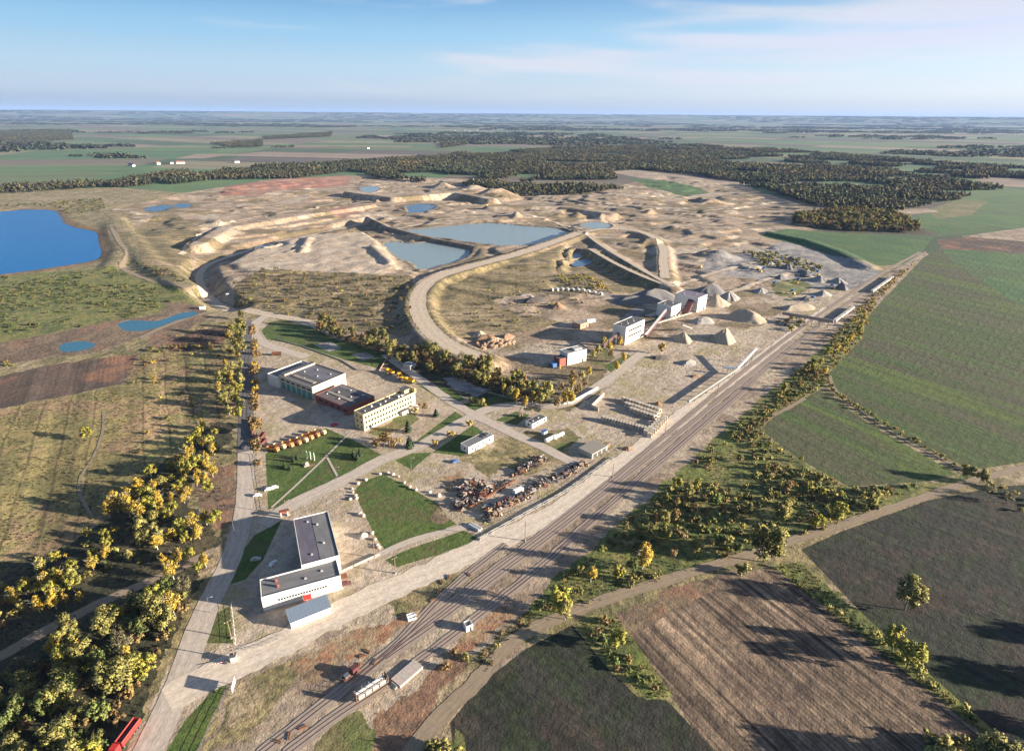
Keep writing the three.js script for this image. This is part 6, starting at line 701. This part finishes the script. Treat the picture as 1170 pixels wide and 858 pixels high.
// the wood at the concrete road
let n1 = 0; sow([[-194.4,-148.8],[-187.2,-155.3],[-176.3,-167.2],[-162.4,-183],[-147.2,-202],[-139.4,-206.4],[-133.8,-186.1],[-133.3,-165.1],[-132.5,-144.5],[-132.9,-130.5],[-130.6,-118.1],[-171.9,-115.7]], 8, ['oldtree', 'oldtree', 'alder', 'oldtree', 'bare', 'maple', 'birch', 'alder'], (k, p) => plant(k, p, sc(0.65, 1.1), wood1));
sow([[-194.4,-148.8],[-187.2,-155.3],[-176.3,-167.2],[-162.4,-183],[-147.2,-202],[-139.4,-206.4],[-133.8,-186.1],[-133.3,-165.1],[-132.5,-144.5],[-132.9,-130.5],[-130.6,-118.1],[-171.9,-115.7]], 6, ['greenbush', 'bush', 'brownbush'], (k, p) => mass(k, p[0], p[1], sc(0.6, 1.1)));
sow([[-205.4,-169.8],[-203.7,-176.2],[-192.7,-190.3],[-178.2,-208.7],[-161.9,-222.3],[-149.1,-235.2],[-151.2,-243.3],[-164.4,-235],[-180.8,-226.4],[-195.6,-217.1],[-213.4,-208.3],[-226,-194.9]], 11, ['birch', 'maple', 'aspen', 'oldtree', 'oldtree'], (k, p) => plant(k, p, sc(0.45, 0.8), 'between the rough field and the side track'));
[[-196.8,-201.4],[-188.6,-197.4],[-196.2,-195.2],[-187.2,-190.3],[-189.2,-187.4],[-181.6,-191.4],[-210.4,-199.2],[-207.3,-190.1],[-194.7,-185.5],[-164.1,-231.1],[-161,-235],[-157.3,-239.8],[-152.9,-243.3],[-147.9,-241.9],[-156.1,-228.6],[-151.2,-232.5],[-167.4,-224.7],[-157.7,-212.9],[-151.8,-214.7],[-148.5,-217.6],[-139,-213.1],[-140.7,-209.1],[-149.6,-205.2]].forEach((p) => plant(['birch', 'maple', 'birch'][Math.floor(tr() * 3)], p, sc(0.5, 0.85), 'along the side track junction'));
sow([[-205.4,-169.8],[-203.7,-176.2],[-192.7,-190.3],[-178.2,-208.7],[-161.9,-222.3],[-149.1,-235.2],[-151.2,-243.3],[-164.4,-235],[-180.8,-226.4],[-195.6,-217.1],[-213.4,-208.3],[-226,-194.9]], 7, ['brownbush', 'bush', 'palebush'], (k, p) => mass(k, p[0], p[1], sc(0.5, 0.9)));
// scrub belt right of the railway
const belt = [[10.6,-187.5],[24.2,-208.1],[73,-263.8],[148.4,-348.1],[257,-470],[255.9,-440.2],[233.2,-409.9],[197.8,-382.6],[164.8,-348.4],[173.2,-309.1],[187,-278.2],[233.4,-284],[191.5,-258.4],[135.5,-234.6],[87.2,-215.6],[28.4,-190.1]];
let n2 = 0; sow(belt, 13, ['maple', 'oldtree', 'russet', 'oldtree', 'alder', 'palebush', 'palebush'], (k, p) => { if (fbm(p[0] / 30, p[1] / 30, 2) > 0.38) plant(k, p, sc(0.35, 0.75), 'in the scrub belt beside the railway'); });
sow(belt, 4.6, ['bush', 'greenbush', 'brownbush', 'bush', 'palebush'], (k, p) => { if (fbm(p[0] / 22, p[1] / 22, 2) > 0.33) mass(k, p[0], p[1], sc(0.35, 0.85)); });
sow([[276.4,-495.1],[383.7,-630],[427.9,-683.7],[524.6,-793.9],[622.1,-895.4],[549.2,-814.7],[412.7,-647.4],[366.8,-586.7],[329.9,-528.1],[260.9,-447.5]], 6.5, ['bush', 'palebush', 'goldbush', 'brownbush'], (k, p) => mass(k, p[0], p[1], sc(0.5, 0.9)));
[[257.5,-458.5],[273,-478.4],[286.8,-491.1],[299.8,-504.4],[310.9,-513.6],[327.5,-532.9],[344.6,-558.6],[360,-580.8],[246.5,-447.2],[250,-436.6]].forEach((p) => plant(['maple', 'palebush', 'birch'][Math.floor(tr() * 3)], p, sc(0.6, 0.9), 'on the hedge bend between field and railway'));
// hedges between fields
function hedgeRow(line, gap, keys, lo, hi, where, single) { smoothLine(line, gap).forEach((p, i) => { const q = [p[0] + (tr() - 0.5) * 3, p[1] + (tr() - 0.5) * 3], k = keys[Math.floor(tr() * keys.length)]; single && i % single === 0 ? plant(k, q, sc(lo, hi) * 1.15, where) : mass(k, q[0], q[1], sc(lo, hi)); }); }
hedgeRow([[246.4,-426.3],[244.6,-400.9],[250.6,-364.7],[258.6,-329.2],[268.1,-298.9]], 4, ['bush', 'brownbush', 'palebush', 'bush'], 0.4, 0.75, 'in the ditch hedge between the two green fields', 4);
hedgeRow([[123.5,-213.7],[130.8,-196.6],[140.7,-183.2],[145.8,-176.1],[152.2,-163.8]], 3.2, ['bush', 'greenbush', 'palebush'], 0.3, 0.55, 'in the hedge strip beside the ploughed field', 5); hedgeRow([[145.3,-175.2],[147.9,-167.7],[150.6,-162.2],[152.8,-158.4]], 4, ['maple', 'palebush'], 0.7, 0.95, 'in the bushy part of the hedge strip', 2); hedgeRow([[151.7,-157.6],[157,-146.2],[162.4,-134.6]], 3.2, ['bush', 'palebush', 'greenbush'], 0.4, 0.7, 'in the lower hedge strip', 5);
[[139.3,-132],[142.7,-130.3],[148,-132.1],[150.3,-130.3],[153.6,-128.6],[138.9,-127.9],[143.3,-126.8]].forEach((p) => plant(['palebush', 'bush', 'palebush'][Math.floor(tr() * 3)], p, sc(0.9, 1.2), 'in the thicket at the end of the ploughed field'));
sow([[27.4,-180.3],[38.7,-185],[43,-180.4],[57,-149.5],[49.8,-148.1],[39.4,-157.4]], 5, ['bush', 'greenbush', 'brownbush'], (k, p) => mass(k, p[0], p[1], sc(0.4, 0.8))); sow([[-31.2,-124.3],[-26.5,-131.3],[-18.1,-133.8],[-14.4,-124.5]], 6, ['goldbush', 'palebush', 'bush'], (k, p) => plant(k, p, sc(0.8, 1.2), 'at the foot of the field track')); sow([[-30.6,-157.5],[-26,-166.1],[-18,-170.3],[-14.2,-165.4],[-21.7,-155.7]], 5.5, ['bush', 'brownbush', 'greenbush', 'goldbush'], (k, p) => plant(k, p, sc(0.5, 0.8), 'in the thicket between railway and field track'));
sow([[-14.2,-164.6],[-4.5,-177.3],[6.2,-187.5],[10.4,-181.9],[0.8,-173.9],[-8.6,-157.7]], 5, ['bush', 'brownbush'], (k, p) => mass(k, p[0], p[1], sc(0.3, 0.5)));
[[266.7,-286.2],[270.1,-282.7],[274,-279.4],[277.5,-274.4],[280.9,-269.6],[283,-263.3],[262,-274.2],[267.1,-267],[269.3,-260.1],[261.6,-289.6]].forEach((p) => plant(['oldtree', 'bare', 'bush'][Math.floor(tr() * 3)], p, sc(0.6, 0.9), 'at the corner of the soil field by the track'));
// trees beyond the frame whose shadows reach into it
[[233.2,-148.2],[234.2,-146.2],[237.8,-144.9],[271.4,-165.6],[273.7,-164.1],[224.3,-127.4]].forEach((p) => plant('oldtree', p, sc(1.2, 1.5), 'in the row along the far side of the soil field'));
[[154.3,-118.2],[151.7,-120.3],[157.3,-116.9],[162.9,-118.7],[148.4,-121.3]].forEach((p) => plant('oldtree', p, sc(0.9, 1.2), 'below the end of the ploughed field'));
// plants in the quarry scrub
sow([[-295.7,-612.3],[-335.6,-700.8],[-320.2,-748.4],[-227.7,-737.8],[-132,-727.7],[-112.4,-650.6],[-99.9,-533],[-175.7,-551.6],[-247.3,-583.1]], 13, ['bare', 'palebush', 'brownbush', 'bush', 'brownbush'], (k, p) => mass(k, p[0], p[1], sc(0.5, 0.9)));
sow([[-53.5,-573.6],[-26.8,-689.9],[36.6,-711.7],[119.6,-694.1],[101.5,-639.1],[51.2,-615],[-21.1,-534.8]], 15, ['bush', 'brownbush', 'palebush'], (k, p) => mass(k, p[0], p[1], sc(0.4, 0.8))); sow([[51.3,-741.9],[96.7,-770.7],[122,-710.1],[107,-678.4],[67.8,-700.5]], 8, ['goldbush', 'palebush', 'bush'], (k, p) => mass(k, p[0], p[1], sc(0.6, 1)));
sow([[-663,-703.3],[-611.5,-748.4],[-524,-770],[-429.2,-702.1],[-349.8,-627.1],[-396.2,-562.5],[-430.7,-525.4],[-477.2,-483.4]], 9, ['greenbush', 'bush', 'greenbush'], (k, p) => { if (fbm(p[0] / 55, p[1] / 55, 2) > 0.48) mass(k, p[0], p[1], sc(0.4, 0.8)); });
sow([[-524.8,-810.4],[-456.8,-762.6],[-388.8,-695.2],[-442.8,-726.8]], 8, ['bush', 'greenbush', 'brownbush'], (k, p) => mass(k, p[0], p[1], sc(0.6, 1))); sow([[348.8,-897.9],[407.6,-912.5],[428.8,-815.9],[400.2,-780.3],[341,-807.9]], 9, ['bush', 'palebush', 'greenbush'], (k, p) => mass(k, p[0], p[1], sc(0.7, 1.2))); sow([[577,-1261.3],[723.4,-1354.4],[805.5,-1296],[764.9,-1125.7],[726.4,-1079.7],[595.8,-1100.3],[540.2,-1163.6]], 9, ['bare', 'russet', 'oldtree'], (k, p) => mass(k, p[0], p[1], sc(0.8, 1.2)));
sow([[-319.3,-474.2],[-314.8,-523.2],[-275.6,-565.4],[-192.4,-367.8],[-200.7,-320.1],[-208.4,-290.4],[-245.3,-309.1]], 22, ['palebush', 'bush', 'brownbush', 'goldbush'], (k, p) => mass(k, p[0], p[1], sc(0.3, 0.8)));
sow([[267,-578.6],[308.3,-591.1],[299.9,-562.9],[264.7,-541.3]], 9, ['brownbush', 'bush', 'palebush'], (k, p) => mass(k, p[0], p[1], sc(0.7, 1.1))); sow([[-428,-456.1],[-413.8,-460.3],[-400.9,-445.4],[-414.9,-439.7]], 9, ['goldbush', 'palebush'], (k, p) => mass(k, p[0], p[1], 0.7));
sow([[-322.6,-486.7],[-263.9,-501.1],[-256.4,-488.1],[-311.8,-474.4]], 7, ['bush', 'brownbush'], (k, p) => mass(k, p[0], p[1], sc(0.5, 0.9))); sow([[-1183.5,-1319.3],[-1077.7,-1380.9],[-981.8,-1479.1],[-855.9,-1285],[-892.1,-1211.8],[-1001.6,-1329.2]], 14, ['bush', 'greenbush'], (k, p) => mass(k, p[0], p[1], sc(0.6, 1)));
sow(grow(lake, 12), 6, ['brownbush', 'brownbush', 'palebush'], (k, p) => { if (!inside(lake, p[0], p[1]) && p[0] > -520) mass(k, p[0], p[1], sc(0.35, 0.7)); });
{
  const names = { bush: 'undergrowth', greenbush: 'undergrowth', brownbush: 'undergrowth', palebush: 'undergrowth', goldbush: 'undergrowth' }, m4 = new THREE.Matrix4(), q = new THREE.Quaternion(), up = new THREE.Vector3(0, 1, 0), v = new THREE.Vector3(), s3 = new THREE.Vector3(), c = new THREE.Color();
  for (const key in masses) {
    const L = masses[key], gs = protos[key];
    gs.forEach((pr, w) => { const mine = L.filter((_, i) => i % gs.length === w); if (!mine.length) return; const g = pr.g.children[1].geometry, o = new THREE.InstancedMesh(g, leafM, mine.length); o.name = numbered(names[key] || 'woodland'); o.castShadow = o.receiveShadow = true; o.userData.kind = 'stuff'; mine.forEach(([x, z, s], i) => { m4.compose(v.set(x, ground(x, z) - 0.1, z), q.setFromAxisAngle(up, tr() * 6.28), s3.set(s, s * sc(0.85, 1.2), s)); o.setMatrixAt(i, m4); const k = sc(0.8, 1.2); o.setColorAt(i, c.setRGB(k * sc(0.93, 1.07), k, k * sc(0.9, 1.1))); }); scene.add(o); });
  }
}
// ---------------------------------------------------------------- far woods
{
  const m4 = new THREE.Matrix4(), q = new THREE.Quaternion(), up = new THREE.Vector3(0, 1, 0), v = new THREE.Vector3(), s3 = new THREE.Vector3(), c = new THREE.Color();
  const lm = new THREE.MeshStandardMaterial({ roughness: 1, vertexColors: true, side: THREE.DoubleSide });
  const greyTone = [[1, 1, 1], [0.86, 0.9, 0.84], [1.12, 1.06, 0.96]];
  const shapes = [1, 2, 3, 4].map((s) => leafCloud(900 + s, blobsOf(910 + s, 13, 4.2, s % 2 ? 'broad' : 'tall'), 110, 2.3, greyTone, 0.95));
  const put = shapes.map(() => []);
  const tones = [[0.055, 0.078, 0.042], [0.065, 0.085, 0.048], [0.08, 0.092, 0.048], [0.095, 0.10, 0.05], [0.12, 0.11, 0.055], [0.10, 0.088, 0.055], [0.18, 0.15, 0.055], [0.22, 0.16, 0.055]];
  const add = (x, z, s, t) => put[Math.floor(tr() * 4)].push([x, z, s, t]);
  const woods = [[[[-1139.9,-1738],[-1186.6,-1934],[-1163.4,-2150],[-1051,-2304.4],[-873.9,-2443],[-687,-2646.1],[-445,-3009],[-129,-3482],[285,-3908],[789,-4321],[1324,-4534],[1683,-3908],[1870,-3278],[2006.4,-2819.8],[2182.4,-2559.2],[1546.3,-1788.5],[1193.5,-1609.7],[855.2,-1348.2],[696.2,-1421.4],[709.8,-1776.4],[656.7,-2203.3],[479.9,-2405.1],[366.2,-2318.5],[309.5,-1749.5],[214.6,-1622.7],[121,-1598.4],[30.3,-1592.8],[-64.1,-1703.5],[-176.2,-1878.5],[-319,-1946.2],[-444.2,-2020.8],[-583.3,-2235.2],[-683.4,-1973.3],[-926.2,-1900],[-979.5,-1705.2],[-1046.6,-1618.5]], 9.5], [[[-2019,-4236],[-1909,-4854],[-1519,-3846],[-1587,-3634]], 16], [[[-653,-5485],[-523,-6486],[-322,-4266],[-429,-3804]], 16], [[[-2190,-5580],[-1991,-7053],[-1631,-5707],[-1909,-4854]], 18], [[[-5324,-6428],[-5037,-7291],[-3176,-4604],[-3175,-3801]], 20], [[[-1390.8,-1676.9],[-1189.2,-1829],[-1099.7,-1696.9],[-1274.2,-1529.5]], 13]];
  for (const [p, gap] of woods) { const b = bboxOf(p); for (let z = b[2]; z < b[3]; z += gap) for (let x = b[0]; x < b[1]; x += gap) { const px = x + tr() * gap, pz = z + tr() * gap; if (!inside(p, px, pz)) continue; const n = fbm(px / 140, pz / 140, 3), hole = fbm(px / 260 + 40, pz / 210 + 7, 3); if (hole < mix(0.33, 0.46, ss(300, 1500, px))) continue; add(px, pz, sc(0.7, 1.15) * (0.7 + 0.65 * fbm(px / 90 + 5, pz / 90, 2)), tones[Math.min(7, Math.floor((n * 0.8 + tr() * 0.26) * 7.2))]); } }
  let d = 0;
  put.forEach((L, w) => { const o = new THREE.InstancedMesh(shapes[w], lm, L.length); o.name = numbered('forest'); o.castShadow = o.receiveShadow = true; o.userData.kind = 'stuff'; L.forEach(([x, z, s, t], i) => { m4.compose(v.set(x, ground(x, z) - 0.6, z), q.setFromAxisAngle(up, tr() * 6.28), s3.set(s, s * sc(0.8, 1.25), s)); o.setMatrixAt(i, m4); const k = sc(0.8, 1.2); o.setColorAt(i, c.setRGB(t[0] * k, t[1] * k, t[2] * k)); }); scene.add(o); d += L.length; });
  // belts and groves far out in the farmland, one clump of crowns each
  const clump = [5, 6].map((s) => { const r = rngOf(s), b = []; for (let i = 0; i < 14; i++) b.push([(r() - 0.5) * 90, 4 + r() * 5, (r() - 0.5) * 46, 6 + r() * 4]); return leafCloud(950 + s, b, 260, 5.5, greyTone, 0.8); });
  clump.forEach((g, w) => { const L = []; for (let i = 0; i < 7000; i++) { const k = Math.pow(tr(), 1.5), z = -2600 - 25000 * k, x = (tr() - 0.5) * (6500 + 1.9 * -z); if (z > -4400 && Math.abs(x) < 2200 + 0 * z) { if (tr() < 0.93) continue; } if (fbm(x / 1900 + 3, z / 1300, 3) + 0.06 * k > 0.535) L.push([x, z]); }
    const o = new THREE.InstancedMesh(g, lm, L.length); o.name = numbered('distant_wood'); o.castShadow = o.receiveShadow = true; o.userData.kind = 'stuff'; L.forEach(([x, z], i) => { const s = sc(0.7, 1.5) * mix(1, 1.7, ss(-6000, -22000, z)); m4.compose(v.set(x, ground(x, z) - 1, z), q.setFromAxisAngle(up, (tr() - 0.5) * 0.9), s3.set(s * 1.4, Math.min(1.3, s), s)); o.setMatrixAt(i, m4); const t = tones[Math.floor(tr() * 6)]; o.setColorAt(i, c.setRGB(t[0] * 0.8, t[1] * 0.85, t[2] * 0.9)); }); scene.add(o); });
}
// ---------------------------------------------------------------- tufts of dry grass and weeds
{
  const r = rngOf(31), g = (() => { const pos = [], nor = [], ind = [], col = []; for (let i = 0; i < 7; i++) { const a = r() * 6.28, x = (r() - 0.5) * 0.6, z = (r() - 0.5) * 0.6, w = 0.16, h = 0.35 + 0.35 * r(), lx = (r() - 0.5) * 0.5, lz = (r() - 0.5) * 0.5, b = pos.length / 3, k = 0.8 + 0.4 * r(); pos.push(x - w * Math.cos(a), 0, z - w * Math.sin(a), x + w * Math.cos(a), 0, z + w * Math.sin(a), x + lx, h, z + lz); for (let q = 0; q < 3; q++) { nor.push(lx * 0.5, 1, lz * 0.5); col.push(k, k, k); } ind.push(b, b + 1, b + 2); } const gg = new THREE.BufferGeometry(); gg.setAttribute('position', new THREE.Float32BufferAttribute(pos, 3)); gg.setAttribute('normal', new THREE.Float32BufferAttribute(nor, 3)); gg.setAttribute('color', new THREE.Float32BufferAttribute(col, 3)); gg.setIndex(ind); gg.normalizeNormals(); return gg; })();
  const zones = [[[[-364.2,-349.6],[-329.8,-383.4],[-293.2,-408.2],[-315.6,-474.3],[-273.9,-565.5],[-188.8,-367.9],[-199.6,-318],[-210.8,-285.8],[-208,-249.7],[-215,-221.7],[-242.2,-205.3]], 2.3, [0.21, 0.17, 0.075]], [[[-233.4,-194.8],[-215,-221.7],[-207.1,-248.3],[-210.8,-285.8],[-201,-349.8],[-187.1,-350],[-139.2,-217.8],[-125.4,-127.6],[-174.2,-118.3]], 2.6, [0.14, 0.12, 0.05]], [belt, 1.9, [0.16, 0.15, 0.055]], [[[-14.2,-164.6],[-4.5,-177.3],[6.2,-187.5],[10.4,-181.9],[0.8,-173.9],[-8.6,-157.7]], 1.3, [0.2, 0.17, 0.06]], [[[120.7,-214.8],[134.1,-219.6],[148.8,-181.5],[155.9,-159.1],[163.7,-135.3],[160,-133.4],[144.5,-167.7]], 1.3, [0.17, 0.17, 0.05]], [[[25.6,-180.3],[38.9,-186.4],[44.5,-185],[58.1,-148.8],[49.2,-148.1]], 1.4, [0.15, 0.16, 0.05]], [[[-297.6,-606],[-335.6,-700.8],[-323.7,-757.5],[-230.1,-746.6],[-127.9,-736.4],[-106.5,-650.7],[-93.9,-521],[-172.8,-541.3]], 3.4, [0.2, 0.155, 0.075]]];
  const m4 = new THREE.Matrix4(), q = new THREE.Quaternion(), up = new THREE.Vector3(0, 1, 0), v = new THREE.Vector3(), s3 = new THREE.Vector3(), c = new THREE.Color(), pts = [];
  for (const [p, gap, t] of zones) { const b = bboxOf(p); for (let z = b[2]; z < b[3]; z += gap) for (let x = b[0]; x < b[1]; x += gap) { const px = x + r() * gap, pz = z + r() * gap; if (inside(p, px, pz) && vn(px / 7, pz / 7) + 0.5 * vn(px / 2.3, pz / 2.3) > 0.62) pts.push([px, pz, t]); } }
  const o = new THREE.InstancedMesh(g, leafM, pts.length); o.name = 'dry_grass'; o.userData.kind = 'stuff'; o.castShadow = o.receiveShadow = true; pts.forEach(([x, z, t], i) => { const s = 0.5 + 0.8 * r(); m4.compose(v.set(x, ground(x, z) - 0.02, z), q.setFromAxisAngle(up, r() * 6.28), s3.set(s * 1.3, s * 0.8, s * 1.3)); o.setMatrixAt(i, m4); const k = 0.7 + 0.6 * r(); o.setColorAt(i, c.setRGB(t[0] * k, t[1] * k * (0.9 + 0.2 * r()), t[2] * k)); }); scene.add(o);
}
renderer.render(scene, camera);
